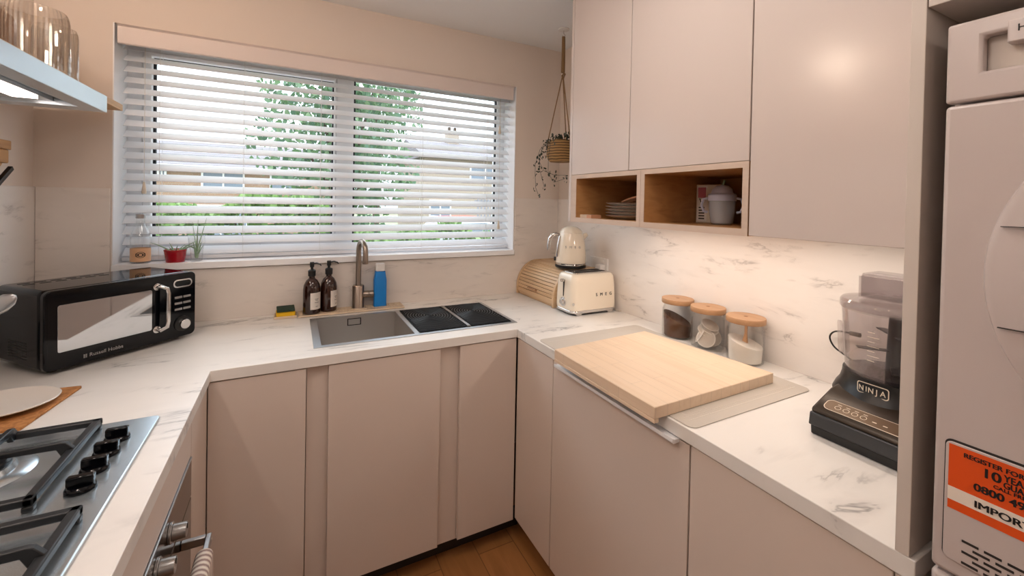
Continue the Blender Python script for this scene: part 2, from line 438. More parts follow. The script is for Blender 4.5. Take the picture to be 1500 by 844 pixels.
# marble upstands on the walls
SZ = 1.473
o = B().grid([XL + .009, WX0 - .004, WX1 + .004, XR - .009], [Z, WZ0 - .022, SZ], lambda u, v: not (WX0 < u < WX1 and v > WZ0 - .022), YB - .008, YB, 'y').done('splashback', 'splash', bevel=.0015)
tag(o, 'white veined marble splashback panel around and beneath the window', 'splashback', kind='structure')
o = B().box(XL, XL + .008, -1.62, YB, Z, SZ).done('splashback', 'splash_side', bevel=.0015)
tag(o, 'white veined marble splashback on the wall behind the microwave', 'splashback', kind='structure')
o = B().box(XR - .008, XR, -1.258, YB, Z, SZ).done('splashback', 'splash_side', bevel=.0015)
tag(o, 'white veined marble splashback behind the toaster and glass jars', 'splashback', kind='structure')

# ------------------------------------------------------------------ window
win = B().grid([WX0, WX0 + .055, -.66, -.575, WX1 - .05, WX1], [WZ0, WZ0 + .04, WZ1 - .05, WZ1],
               lambda u, v: u < WX0 + .055 or u > WX1 - .05 or v < WZ0 + .04 or v > WZ1 - .05 or -.66 < u < -.575, YB + .15, YB + .215, 'y').done('window_1', 'frame', bevel=.004)
struct(win, 'white framed double window over the sink', 'window')
B().grid([WX0 + .057, -1.41, -.672, -.662], [WZ0 + .042, 1.262, 2.055, WZ1 - .052], lambda u, v: not (-1.41 < u < -.672 and 1.262 < v < 2.055), YB + .140, YB + .2, 'y').done('sash', 'frame', win, bevel=.005)
for (a, b_, c, d) in ((-1.41, -.672, 1.262, 2.055), (-.575, WX1 - .05, WZ0 + .04, WZ1 - .05)):
    B().grid([a, a + .010, b_ - .008, b_], [c, c + .006, d - .006, d], lambda u, v: not (a + .010 < u < b_ - .008 and c + .006 < v < d - .006), YB + .165, YB + .18, 'y').done('gasket', 'gasket', win)
    B().box(a + .002, b_ - .002, YB + .170, YB + .174, c + .002, d - .002).done('pane', 'pane', win)
hb = B().box(-1.085, -1.045, YB + .125, YB + .139, 1.205, 1.223); hb.tube([(-1.06, YB + .12, 1.214), (-1.02, YB + .115, 1.216), (-.99, YB + .115, 1.222)], [.006, .006, .004], 8)
hb.done('sash_handle', 'black', win, bevel=.002)
B().prism([(YB - .024, WZ0 - .018), (YB - .024, WZ0 + .010), (YB + .148, WZ0 + .010), (YB + .148, WZ0 + .001), (YB - .0095, WZ0 + .001), (YB - .0095, WZ0 - .018)], WX0 + .0045, WX1 - .0045, 'x').done('window_sill', 'frame', win, bevel=.002)
for (x0, x1) in ((WX0, WX0 + .004), (WX1 - .004, WX1)):
    B().box(x0, x1, YB - .002, YB + .149, WZ0 + .001, WZ1).done('reveal_lining', 'frame', win)

# venetian blind
blind = thing('venetian_blind', 'wide white venetian blind with tilted slats over the window', 'blind', (-.59, .69, 2.13), world=True)
v = B().prism([(.635, 2.128), (.645, 2.122), (.647, 2.056), (.655, 2.052), (.662, 2.06), (.662, 2.128)], WX0 + .012, WX1 - .018, 'x'); v.done('valance', 'valance', blind, bevel=.0015)
B().box(WX0 + .016, WX1 - .022, .708, .760, 2.090, 2.128).done('headrail', 'valance', blind, bevel=.002)
sl = B(); n = 20; th = math.radians(38)
for k in range(n):
    z = 2.066 - k * (2.066 - 1.209) / (n - 1)
    cu = Vector((0, math.cos(th), math.sin(th))); cv = Vector((0, -math.sin(th), math.cos(th)))
    sl.obox((-.584, .735, z), (1, 0, 0), cu, cv, .902, .0248, .0014)
sl.done('slats', 'slat', blind, bevel=.0008)
B().box(-1.486, .308, .712, .757, 1.1725, 1.189).done('bottom_rail', 'slat', blind, bevel=.003)
for x in (-1.365, -1.06, -.736, -.225, .163):
    lc = B()
    for y in (.7115, .758): lc.cyl((x, y, 1.175), (x, y, 2.1), .0008, seg=6)
    lc.done('ladder_cord', 'white', blind)
for x, z in ((-1.412, 1.455), (.236, 1.855), (.239, 1.288)):
    t = B().lathe([(0, .05), (.004, .048), (.006, .03), (.009, .008), (.008, 0), (0, 0)], (x, .700, z), 12); t.cyl((x, .700, z + .045), (x, .702, 2.10), .0007, seg=6)
    t.done('cord_tassel', 'box_cream', blind)

# ------------------------------------------------------------------ worktop with sink cut-out
SX0, SX1, SY0, SY1 = -.774, .038, .094, .490
def wk(u, v):
    if SX0 < u < SX1 and SY0 < v < SY1: return False
    return (v > 0) or (u < LX) or (u > 0 and v > -1.284)
o = B().grid([XL + .001, LX, SX0, 0, SX1, XR - .001], [-1.62, -1.284, 0, SY0, SY1, YB - .001], wk, ZU, Z).done('worktop', 'worktop', bevel=.0015)
tag(o, 'white marble-look worktop running around three sides of the kitchen', 'worktop')

# ------------------------------------------------------------------ base cabinets
def carcass(b, x0, x1, y0, y1, z0, z1, t=.016, open_side='y0'):
    b.box(x0, x1, y0, y1, z0, z0 + t)
    if open_side in ('y0', 'y1'):
        b.box(x0, x0 + t, y0, y1, z0 + t, z1); b.box(x1 - t, x1, y0, y1, z0 + t, z1); b.box(x0 + t, x1 - t, y1 - t, y1, z0 + t, z1)
    else:
        b.box(x0, x1, y0, y0 + t, z0 + t, z1); b.box(x0, x1, y1 - t, y1, z0 + t, z1)
        if open_side == 'x0': b.box(x1 - t, x1, y0 + t, y1 - t, z0 + t, z1)
        else: b.box(x0, x0 + t, y0 + t, y1 - t, z0 + t, z1)
    return b
DT, DB = .871, .088
def back_unit(label, x0, x1, d0, d1, strip):
    t = thing('base_cabinet', label, 'cabinet', ((x0 + x1) / 2, .33, .08), group='cabinets under the window', world=True)
    carcass(B(), x0, x1, .048, .60, .082, .73).done('body', 'carcass', t)
    B().box(d0, d1, .005, .023, DB, DT).done('door', 'front', t, bevel=.0015)
    if strip: B().box(strip[0], strip[1], .026, .044, DB - .008, ZU - .001).done('filler_strip', 'front', t, bevel=.001)
back_unit('cream cabinet left of the sink cabinet, door crossed by a slanting shadow', -1.084, -.755, -1.0835, -.809, (-.807, -.730))
back_unit('wide cream cabinet directly beneath the sink', -.753, -.262, -.738, -.336, (-.334, -.245))
back_unit('cream cabinet under the black drainer in the inner right corner', -.260, .02, -.254, .0, None)
t = thing('dishwasher', 'built-in dishwasher with pale door and white bar handle below the chopping board', 'dishwasher', (.30, -.571, .09), world=True)
B().box(.03, .60, -.866, -.276, .09, .868).done('body', 'carcass', t)
B().box(.005, .023, -.8685, -.2735, .098, .868).done('door', 'front', t, bevel=.0015)
hb = B().prism([(-.020, .866), (-.016, .862), (.004, .862), (.004, .8675), (.022, .8685), (.022, .8725), (-.012, .8725), (-.020, .876)], -.840, -.312, 'y')
hb.done('handle', 'frame', t, bevel=.001)
t = thing('base_cabinet', 'cream corner cabinet with narrow door between inner corner and dishwasher', 'cabinet', (.3, -.14, .09), world=True)
carcass(B(), .03, .6, -.2715, -.002, .09, .86, open_side='x0').done('body', 'carcass', t)
B().box(.005, .023, -.2690, .002, .098, DT).done('door', 'front', t, bevel=.0015)
t = thing('base_cabinet', 'pale cabinet right of the dishwasher, next to the dryer', 'cabinet', (.3, -1.06, .09), world=True)
carcass(B(), .03, .6, -1.256, -.8715, .09, .86, open_side='x0').done('body', 'carcass', t)
B().box(.005, .023, -1.2565, -.8735, .098, DT).done('door', 'front', t, bevel=.0015)
o = B().box(.004, .62, -1.277, -1.259, .0, ZU - .001).done('end_panel', 'panel', bevel=.001); tag(o, 'pale end panel under the worktop beside the washing machine', 'panel')
# left run
t = thing('base_cabinet', 'slim cream filler cabinet between oven and sink run', 'cabinet', (-1.4, -.11, .09), world=True)
carcass(B(), -1.70, -1.11, -.219, -.002, .09, .86, open_side='x1').done('body', 'carcass', t)
B().box(-1.103, -1.085, -.218, .002, DB, DT).done('door', 'front', t, bevel=.0015)
t = thing('base_cabinet', 'cream cabinet on the near side of the oven', 'cabinet', (-1.4, -1.2, .09), world=True)
carcass(B(), -1.70, -1.11, -1.6, -.826, .09, .86, open_side='x1').done('body', 'carcass', t)
B().box(-1.103, -1.085, -1.598, -.828, DB, DT).done('door', 'front', t, bevel=.0015)
t = thing('oven', 'built-in oven with mirrored control panel and bar handle under the hob', 'oven', (-1.4, -.52, .17), world=True)
B().box(-1.66, -1.105, -.822, -.222, .165, .768).done('body', 'black', t)
B().box(-1.103, -1.085, -.822, -.222, .772, DT).done('fascia', 'front', t, bevel=.001)
B().box(-1.104, -1.083, -.820, -.224, .668, .768).done('control_panel', 'oven_panel', t, bevel=.002)
B().box(-1.104, -1.0815, -.820, -.224, .7645, .7695).done('trim', 'steel', t, bevel=.0008)
B().box(-1.104, -1.083, -.820, -.224, .19, .664).done('door', 'oven_glass', t, bevel=.002)
for y in (-.445, -.545, -.645):
    k = B(); k.cyl((-1.083, y, .725), (-1.077, y, .725), .021, seg=28); k.cyl((-1.077, y, .725), (-1.052, y, .725), .0165, .015, 28)
    kn = k.done('knob', 'silver', t, bevel=.001)
    B().box(-1.0521, -1.0508, y - .0015, y + .0015, .727, .738).done('pointer', 'black', kn)
hb = B().box(-1.034, -1.022, -.780, -.330, .606, .626)
for y in (-.336, -.774): hb.box(-1.083, -1.0345, y - .006, y + .006, .606, .626)
hb.done('handle', 'steel', t, bevel=.002)
B().box(-1.103, -1.085, -.822, -.222, .098, .16).done('drawer_front', 'front', t, bevel=.001)
# towel over the handle
tw = B(); prof = []
for k in range(9): prof.append((-1.0435 - .0, .36 + k * .026))
outer = [(-1.0455, .34)] + [(-1.0455, .60)] + [(-1.028 + .0175 * math.cos(math.radians(a)), .622 + .0175 * math.sin(math.radians(a))) for a in range(170, 5, -20)] + [(-1.0105, .60), (-1.006, .28)]
inner = [(-1.0125, .28), (-1.0165, .60)] + [(-1.028 + .0105 * math.cos(math.radians(a)), .622 + .0105 * math.sin(math.radians(a))) for a in range(10, 175, 20)] + [(-1.0385, .60), (-1.0385, .34)]
tw.prism(outer + inner, -.62, -.40, 'y')
o = tw.done('tea_towel', 'towel', bevel=.001); tag(o, 'striped beige tea towel hanging over the oven handle', 'towel')
# dark plinths
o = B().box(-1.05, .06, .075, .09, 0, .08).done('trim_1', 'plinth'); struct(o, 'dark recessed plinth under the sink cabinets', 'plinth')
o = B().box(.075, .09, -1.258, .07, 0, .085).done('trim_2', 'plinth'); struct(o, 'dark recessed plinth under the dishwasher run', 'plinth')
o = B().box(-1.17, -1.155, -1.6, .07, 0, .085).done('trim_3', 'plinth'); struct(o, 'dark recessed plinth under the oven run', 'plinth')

# ------------------------------------------------------------------ sink
t = thing('sink', 'rectangular brushed steel sink set into the worktop', 'sink', (-.37, .29, .73), world=True)
def sk(u, v): return not (-.757 < u < -.412 and SY0 + .012 < v < SY1 - .012) and not (-.392 < u < .026 and SY0 + .012 < v < SY1 - .012)
B().grid([SX0 - .010, -.757, -.412, -.392, .026, SX1 + .008], [SY0 - .010, SY0 + .012, SY1 - .012, SY1 + .008], sk, Z + .0003, Z + .0022).done('rim', 'steel', t, bevel=.0006)
def basin(x0, x1, z0, nm):
    y0, y1 = SY0 + .012, SY1 - .012
    b = B(); b.box(x0 - .002, x0, y0, y1, z0, Z); b.box(x1, x1 + .002, y0, y1, z0, Z); b.box(x0 - .002, x1 + .002, y0 - .002, y0, z0, Z); b.box(x0 - .002, x1 + .002, y1, y1 + .002, z0, Z); b.box(x0 - .002, x1 + .002, y0 - .002, y1 + .002, z0 - .002, z0)
    return b.done(nm, 'steel_sink', t)
basin(-.757, -.412, .745, 'basin'); basin(-.392, .026, .86, 'drain_basin')
of = B(); of.grid([-.628, -.624, -.572, -.568], [.868, .871, .897, .900], lambda u, v: not (-.624 < u < -.572 and .871 < v < .897), SY1 - .0145, SY1 - .0121, 'y'); of.done('overflow', 'black', t)
B().lathe([(0, .002), (.035, .002), (.04, .004), (.045, .001), (.045, 0), (0, 0)], (-.585, .29, .7452), 28).done('drain', 'steel', t)
# black ribbed drainer covers
def cover(x0, x1, label, cx):
    t = thing('drainer_cover', label, 'drainer', ((x0 + x1) / 2, .29, Z), group='black ribbed covers over the second basin', world=True)
    y0, y1 = SY0 + .014, SY1 - .014
    B().box(x0, x1, y0, y1, Z + .0028, Z + .0055).done('plate', 'rib', t, bevel=.0008)
    b = B(); c = Vector((cx, y0 + (y1 - y0) * .62))
    for k in range(1, 24):
        r = .012 * k; run = []
        for i in range(61):
            a = 2 * PI * i / 60; p = (c.x + r * math.cos(a), c.y + r * math.sin(a) * 1.25)
            if x0 + .004 < p[0] < x1 - .004 and y0 + .004 < p[1] < y1 - .004: run.append((p[0], p[1], Z + .0055))
            else:
                if len(run) > 1: b.tube(run, .0021, 6)
                run = []
        if len(run) > 1: b.tube(run, .0021, 6)
    b.done('ribs', 'rib_line', t)
cover(-.391, -.186, 'black ribbed drainer cover next to the open sink bowl', -.285)
cover(-.166, .026, 'black ribbed drainer cover nearest the inner corner of the worktop', -.07)
bb = B()
for x in (-.181, -.1735): bb.cyl((x, SY0 + .014, Z + .006), (x, SY1 - .014, Z + .006), .003, seg=10)
o = bb.done('divider_rod', 'silver'); tag(o, 'pair of grey rods between the two black drainer covers', 'rods')
# silicone tray, soap, sponge
t = thing('silicone_tray', 'beige ribbed silicone mat lying behind the sink under the tap', 'mat', (-.59, .56, Z), world=True)
b = B(); b.prism(rrect(-.592, .580, .47, .098, .012), Z + .0025, Z + .006)
b.grid([-.83, -.824, -.360, -.354], [.529, .535, .625, .631], lambda u, v: not (-.824 < u < -.360 and .535 < v < .625), Z + .0025, Z + .009)
b.done('tray', 'silicone', t, bevel=.001)
for (k0, k1) in ((0, 17), (23, 36)):
    b = B(); b.box(-.815 + k0 * .0125, -.81 + (k1 - 1) * .0125, .577, .581, Z + .0062, Z + .0075)
    for k in range(k0, k1): b.box(-.815 + k * .0125, -.81 + k * .0125, .536, .622, Z + .0061, Z + .0088)
    b.done('ridges', 'silicone', t)
B().lathe([(0, .0095), (.034, .0095), (.036, .006), (0, .006)], (-.566, .600, Z), 28).done('tap_collar', 'silicone', t)
soap = thing('soap_dispenser', 'brown pump bottle with white label, nearer the yellow sponge', 'dispenser', (-.774, .573, Z + .0092), 0, 'brown pump bottles by the sink')
B().lathe([(0, 0), (.034, 0), (.037, .004), (.037, .112), (.034, .132), (.024, .152), (.013, .162), (.0125, .172), (0, .172)], seg=36).done('bottle', 'amber', soap)
b = B().lathe([(0, .171), (.016, .171), (.017, .196), (.014, .2), (.006, .203), (.006, .214), (0, .214)], seg=24)
b.done('collar', 'black', soap, bevel=.001)
b = B().lathe([(0, .213), (.009, .213), (.0095, .233), (.008, .236), (0, .236)], seg=18); b.tube([(0, 0, .228), (.02, -.008, .231), (.034, -.014, .226), (.038, -.016, .219)], [.004, .0035, .003, .0025], 8)
b.done('pump_head', 'black', soap)
b = B(); seg = 14; R_ = .0374
for i in range(seg):
    a0, a1 = [math.radians(-100 + 88 * (i + d) / seg) for d in (0, 1)]
    b.quad((R_ * math.cos(a0), R_ * math.sin(a0), .022), (R_ * math.cos(a1), R_ * math.sin(a1), .022), (R_ * math.cos(a1), R_ * math.sin(a1), .098), (R_ * math.cos(a0), R_ * math.sin(a0), .098))
bmesh.ops.remove_doubles(b.bm, verts=b.bm.verts, dist=1e-5)
lb = b.done('label', 'paper', soap)
b = B()
for (z, w) in ((.068, .5), (.062, .35), (.052, .55), (.034, .3)):
    a0, a1 = math.radians(-56 - 28 * w), math.radians(-56 + 28 * w); r = .0377
    for i in range(5):
        p, q_ = a0 + (a1 - a0) * i / 5, a0 + (a1 - a0) * (i + .7) / 5
        b.quad((r * math.cos(p), r * math.sin(p), z), (r * math.cos(q_), r * math.sin(q_), z), (r * math.cos(q_), r * math.sin(q_), z + .003), (r * math.cos(p), r * math.sin(p), z + .003))
b.done('print', 'ink', lb)
dup(soap, 'brown pump bottle with white label, nearer the tap', (-.700, .597, Z + .0092), .35)
t = thing('sponge_tray', 'small beige silicone dish under the yellow sponge', 'dish', (-.88, .585, Z), world=True)
B().grid([-.926, -.922, -.838, -.834], [.545, .549, .617, .621], lambda u, v: True, Z + .001, Z + .004).done('base', 'silicone', t, bevel=.001)
B().grid([-.926, -.922, -.838, -.834], [.545, .549, .617, .621], lambda u, v: not (-.922 < u < -.838 and .549 < v < .617), Z + .004, Z + .011).done('rim', 'silicone', t, bevel=.0015)
t = thing('sponge', 'yellow kitchen sponge with dark green scourer side up', 'sponge', (-.88, .583, Z + .0042), .06)
B().box(-.038, .038, -.028, .028, 0, .026).done('foam', 'yellow', t, bevel=.005, seg=3)
b = B().box(-.036, .036, -.03, .03, .0262, .036); b.xf(Matrix.Rotation(math.radians(8), 4, 'X') @ Matrix.Translation((0, 0, .003))); b.done('scourer', 'green', t, bevel=.002)
# tap
t = thing('tap', 'brushed steel gooseneck mixer tap behind the sink', 'tap', (-.566, .600, Z + .0097))
B().lathe([(0, 0), (.029, 0), (.0275, .004), (.0275, .105), (.0255, .108), (0, .108)], seg=32).done('body', 'nickel', t)
d = Vector((.16, -.98, 0)).normalized()
pts = [Vector((0, 0, .106)), Vector((0, 0, .20)), Vector((0, 0, .275))]
for k in range(1, 11):
    a = PI - PI * k / 10; r = .052
    pts.append(d * (r + r * math.cos(a)) + Vector((0, 0, .275 + r * math.sin(a))))
pts += [d * .104 + Vector((0, 0, .225))]
B().tube(pts, .0125, 18).done('spout', 'nickel', t)
b = B(); b.cyl((.020, 0, .062), (.052, -.006, .062), .017, seg=24); b.cyl((.0525, -.006, .062), (.072, -.010, .062), .017, seg=24); b.done('mixer_joint', 'nickel', t, bevel=.001)
B().cyl((.068, -.010, .064), (.092, -.018, .067), .004, seg=10).done('lever', 'nickel', t)
t = thing('cleaner_bottle', 'blue bottle with white cap standing right of the tap', 'bottle', (-.463, .598, Z + .0092))
b = B()
for (z0, z1, w0, w1) in ((0, .13, .0305, .0305), (.13, .15, .0305, .027), (.15, .172, .027, .024)):
    a = [(x, y, z0) for x, y in rrect(0, 0, w0 * 2, w0 * 1.4, .010)]; c = [(x, y, z1) for x, y in rrect(0, 0, w1 * 2, w1 * 1.4, .010)]
    va = [b.bm.verts.new(p) for p in a]; vc = [b.bm.verts.new(p) for p in c]; nn = len(a)
    for i in range(nn): b._f([va[i], va[(i + 1) % nn], vc[(i + 1) % nn], vc[i]])
    if z0 == 0: b._f(va[::-1])
    if z1 == .172: b._f(vc)
b.bm.transform(Matrix.Translation((0, 0, 0))); bmesh.ops.remove_doubles(b.bm, verts=b.bm.verts, dist=1e-5)
b.done('bottle', 'blue', t)
B().prism(rrect(0, 0, .042, .032, .008), .1722, .212).done('cap', 'white', t, bevel=.004, seg=3)

# ------------------------------------------------------------------ microwave
t = thing('microwave', 'black retro microwave with chrome handle and mirrored door on the corner worktop', 'microwave', (-1.497 + .212 * .73 , 0, 0))
u = Vector((.7302, .6832, 0)); nn = Vector((-.6832, .7302, 0)); mw, md, mh = .4245, .262, .238
c = Vector((-1.496, .128, 0)) + u * mw / 2 + nn * md / 2
t.location = (c.x, c.y, Z); t.rotation_euler = (0, 0, math.atan2(u.y, u.x))
x0, x1, y0, y1 = -mw / 2, mw / 2, -md / 2, md / 2; F0 = y0
b = B().box(x0, x1, y0 + .02, y1, .013, .013 + mh); b.done('body', 'black_gloss', t, bevel=.014, seg=4)
fr = B().prism(rrect(0, .013 + mh / 2, mw, mh, .018), y0, y0 + .0195, 'y').done('front', 'black_gloss', t, bevel=.003, seg=3)
dx1 = x0 + mw * .735
B().prism(rrect((x0 + .03 + dx1 - .035) / 2, .135, dx1 - .035 - x0 - .03, .142, .006), y0 - .0022, y0 - .0004, 'y').done('door_window', 'mirror', t, bevel=.0006)
B().prism(rrect((x0 + dx1) / 2 + .003, .132, dx1 - x0 - .012, .225, .014), y0 - .0003, y0 + .001, 'y').done('door', 'black_gloss', t)
hx = dx1 - .002
pts = [(hx - .018, y0, .214), (hx - .014, y0 - .016, .216), (hx, y0 - .028, .206), (hx + .002, y0 - .030, .19), (hx + .002, y0 - .030, .09), (hx, y0 - .028, .070), (hx - .014, y0 - .016, .060), (hx - .018, y0, .062)]
b = B(); b.tube(pts, .0068, 14)
for z in (.214, .062): b.cyl((hx - .018, y0 - .003, z), (hx - .018, y0, z), .012, seg=20)
b.done('door_handle', 'chrome', t)
px = (dx1 + x1) / 2 + .010
ds = B(); po, pi_ = rrect(px, .213, .066, .030, .014), rrect(px, .213, .056, .021, .010)
ds.prism(po, y0 - .002, y0, 'y'); dsp = ds.done('display_bezel', 'chrome', t, bevel=.0006)
B().prism(pi_, y0 - .0028, y0 - .0021, 'y').done('display', 'black_gloss', dsp)
for r in range(3):
    for cc in range(2):
        B().box(px - .028 + cc * .0295, px - .002 + cc * .0295, y0 - .003, y0, .158 - r * .022, .166 - r * .022).done('button', 'silver', t, bevel=.001)
k = B().cyl((px, y0, .062), (px, y0 - .004, .062), .028, seg=32).done('dial_ring', 'black', t)
k = B(); k.cyl((px, y0 - .0041, .062), (px, y0 - .020, .062), .019, .017, 28); dk = k.done('dial', 'chrome', t, bevel=.001)
b = B()
for k in range(6):
    for j in range(2):
        b.box(x0 + .03 + k * .038, x0 + .056 + k * .038, y1 - .05 - j * .03, y1 - .042 - j * .03, .013 + mh, .013 + mh + .0006)
b.done('vent', 'groove', t)
for sx in (x0 + .04, x1 - .04):
    for sy in (y0 + .05, y1 - .04): B().lathe([(0, 0), (.012, 0), (.012, .0135), (0, .0135)], (sx, sy, 0), 16).done('foot', 'black', t)
b = B()
for k in range(7): b.box(x0 - .0006, x0, y0 + .09, y0 + .19, .04 + k * .008, .043 + k * .008)
b.done('side_vent', 'groove', t)
text('Russell Hobbs', .0155, 'logo', 'silver', t, (x0 + .105, y0 - .0006, .030), (1, 0, 0), (0, 0, 1), depth=.0003)
lg = B()
for i in range(2):
    for j in range(3): lg.box(x0 + .091 + i * .005, x0 + .0945 + i * .005, y0 - .0009, y0 - .0003, .029 + j * .004, .0318 + j * .004)
lg.done('emblem', 'silver', t)

# ------------------------------------------------------------------ hob
t = thing('hob', 'stainless steel gas hob with black pan supports and four black knobs', 'hob', (-1.39, -.565, Z), world=True)
hx0, hx1, hy0, hy1 = -1.645, -1.135, -.86, -.277
b = B().prism(rrect((hx0 + hx1) / 2, (hy0 + hy1) / 2, hx1 - hx0, hy1 - hy0, .012), Z + .0005, Z + .0065); b.done('cooktop', 'steel_hob', t, bevel=.003, seg=3)
zt = Z + .0066
for k, y in enumerate((-.372, -.430, -.488, -.548)):
    kb = B(); x = -1.190
    kb.lathe([(0, 0), (.022, 0), (.0225, .005), (.020, .008), (.018, .010), (0, .010)], (x, y, zt), 28)
    kb.box(x - .019, x + .019, y - .0065, y + .0065, zt + .0101, zt + .026)
    kk = kb.done('knob', 'black_gloss', t, bevel=.002)
for (bx, by, r) in ((-1.375, -.425, .044), (-1.545, -.425, .034), (-1.345, -.745, .034), (-1.545, -.745, .05)):
    bu = B().lathe([(r + .035, 0), (r + .03, .003), (r + .008, .005), (r + .004, .014), (0, .014)], (bx, by, zt), 32); bo = bu.done('burner', 'steel_hob', t)
    B().lathe([(r, .0142), (r, .021), (r - .004, .024), (0, .025)], (bx, by, zt), 32).done('burner_cap', 'black_enamel', bo)
def support(xr, xl, ya, yb, burners, fy):
    b = B(); w = .0075; z0, z1 = Z + .0165, Z + .030
    for (a0, a1, c0, c1) in ((xl, xr, ya - 2 * w, ya), (xl, xr, yb, yb + 2 * w), (xr - 2 * w, xr, yb, ya), (xl, xl + 2 * w, yb, ya)):
        b.box(a0, a1, c0, c1, z0, z1)
    for (x, y) in ((xl, ya - 2 * w), (xr - 2 * w, ya - 2 * w), (xl, yb), (xr - 2 * w, yb)): b.box(x, x + 2 * w, y, y + 2 * w, zt, z0)
    so = b.done('pan_support', 'black_enamel', t, bevel=.0025)
    for (bx, by, r) in burners:
        fb = B()
        for (p, dd) in (((bx, ya), (0, -1)), ((bx, yb), (0, 1)), ((xr if bx > (xl + xr) / 2 else xl, by), (-1 if bx > (xl + xr) / 2 else 1, 0))):
            end = (bx - dd[0] * (r * .6), by - dd[1] * (r * .6)); ln = abs(end[0] - p[0]) + abs(end[1] - p[1])
            dv = Vector((dd[0], dd[1], 0)); sv = Vector((-dd[1], dd[0], 0)); P0 = Vector((p[0], p[1], 0)) + dv * .004
            prof = [(0, z0), (0, z1), (.012, z1 + .014), (.02, z1 + .016), (ln - .004, z1 + .013), (ln, z1 + .008), (ln - .004, z1 + .004), (.026, z1 + .002), (.018, z0)]
            L_ = [fb.bm.verts.new(P0 + dv * a + sv * -.005 + Vector((0, 0, h_))) for a, h_ in prof]; R2 = [fb.bm.verts.new(P0 + dv * a + sv * .005 + Vector((0, 0, h_))) for a, h_ in prof]
            m_ = len(prof); fb._f(L_); fb._f(R2[::-1])
            for i in range(m_): fb._f([L_[i], R2[i], R2[(i + 1) % m_], L_[(i + 1) % m_]])
        fb.done('finger', 'black_enamel', so, bevel=.0015)
support(-1.236, -1.635, -.297, -.588, ((-1.375, -.425, .044), (-1.545, -.425, .034)), 0)
support(-1.156, -1.635, -.640, -.850, ((-1.345, -.745, .034), (-1.545, -.745, .05)), 0)

# cork trivet, plate, utensils
a = math.radians(4)
o = B().prism(rrect(0, 0, .20, .235, .006), 0, .006).done('trivet', 'cork_edge', bevel=.001, loc=(-1.484, -.098, Z + .0005))
o.rotation_euler = (0, 0, -.12); tag(o, 'brown cork trivet on the worktop between hob and microwave', 'trivet')
t = thing('plate', 'oval white plate lying on the brown cork trivet', 'plate', (-1.492, -.085, Z + .0067), -.1)
b = B().lathe([(0, 0), (.055, 0), (.060, .002), (.098, .012), (.100, .0145), (.097, .016), (.060, .007), (0, .006)], seg=48); b.xf(Matrix.Diagonal((1.08, .95, 1, 1))); b.done('dish', 'plate', t)
t = thing('utensil_pot', 'steel utensil pot standing by the left wall beside the microwave', 'pot', (-1.635, .045, Z + .0005))
B().lathe([(0, 0), (.046, 0), (.048, .003), (.048, .13), (.045, .13), (.045, .004), (0, .004)], seg=32).done('cup', 'steel', t)
t = thing('serving_spoon', 'steel serving spoon tip poking in at the left beside the microwave', 'spoon', (-1.635, .045, Z + .0062))
P0, P1 = Vector((-.02, .01, .0)), Vector((.082, -.03, .205))
b = B().tube([P0, P0.lerp(P1, .5), P1], [.003, .0035, .005], 8); b.done('handle', 'steel', t)
b = B().lathe([(0, -.034), (.010, -.030), (.019, -.014), (.022, .004), (.018, .022), (.008, .033), (0, .036)], seg=20)
b.xf(Matrix.Translation(P1 + Vector((.018, -.006, .032))) @ Matrix.Rotation(.9, 4, 'Y') @ Matrix.Diagonal((1, .3, 1.15, 1))); b.done('bowl', 'steel', t)

# ------------------------------------------------------------------ hood, shelf and what stands there
t = thing('cooker_hood', 'slim stainless steel cooker hood with lit lamp over the hob', 'hood', (-1.49, -.54, 1.645), world=True)
gx0, gx1, gy0, gy1, gz0, gz1 = XL + .002, -1.255, -.86, -.222, 1.645, 1.684
b = B().grid([gx0, gx0 + .05, gx1 - .035, gx1], [gy0, gy0 + .05, gy1 - .05, gy1], lambda u, v: not (gx0 + .05 < u < gx1 - .035 and gy0 + .05 < v < gy1 - .05), gz0, gz1)
b.box(gx0 + .05, gx1 - .035, gy0 + .05, gy1 - .05, gz0 + .016, gz1 - .002); b.done('canopy', 'steel_hob', t, bevel=.0012)
B().box(gx0 + .052, gx1 - .075, gy0 + .052, gy1 - .052, gz0 + .008, gz0 + .0155).done('grease_filter', 'silver', t)
B().box(-1.372, -1.335, gy0 + .10, gy1 - .10, gz0 + .002, gz0 + .0078).done('lamp', 'hood_light', t)
B().prism([(gx0, gz1 + .0), (gx0, 1.772), (gx0 + .10, 1.772), (gx0 + .22, gz1)], -.66, -.42, 'y').done('motor_housing', 'steel_hob', t, bevel=.002)
t = thing('wall_shelf', 'wooden wall shelf above the cooker hood holding fluted glass vases', 'shelf', (-1.58, -.2, 1.775), world=True)
B().box(XL + .001, -1.452, -1.0, .592, 1.776, 1.800).done('board', 'shelf_wood', t, bevel=.0015)
for y in (-.85, -.2): B().prism([(XL + .001, 1.775), (XL + .12, 1.775), (XL + .12, 1.769), (XL + .012, 1.769), (XL + .012, 1.69), (XL + .001, 1.69)], y, y + .02, 'y').done('bracket', 'black', t)
def flute(r, h):
    return B().lathe([(0, 0), (r * .9, 0), (r, .008), (r, h - .03), (r * .97, h - .012), (r * .9, h), (r * .88, h), (r * .945, h - .014), (r * .97, h - .032), (r * .97, .012), (0, .008)], seg=84, ripple=.016)
vase = thing('fluted_vase', 'narrower clear fluted glass vase on the shelf, nearer the window', 'vase', (-1.575, .405, 1.8005), 0, 'fluted glass vases on the wall shelf')
flute(.055, .205).done('glass', 'glass_fluted', vase, angle=15)
vase = thing('fluted_vase', 'wider clear fluted glass vase on the shelf, further from the window', 'vase', (-1.560, .235, 1.8005), 0, 'fluted glass vases on the wall shelf')
flute(.076, .205).done('glass', 'glass_fluted', vase, angle=15)
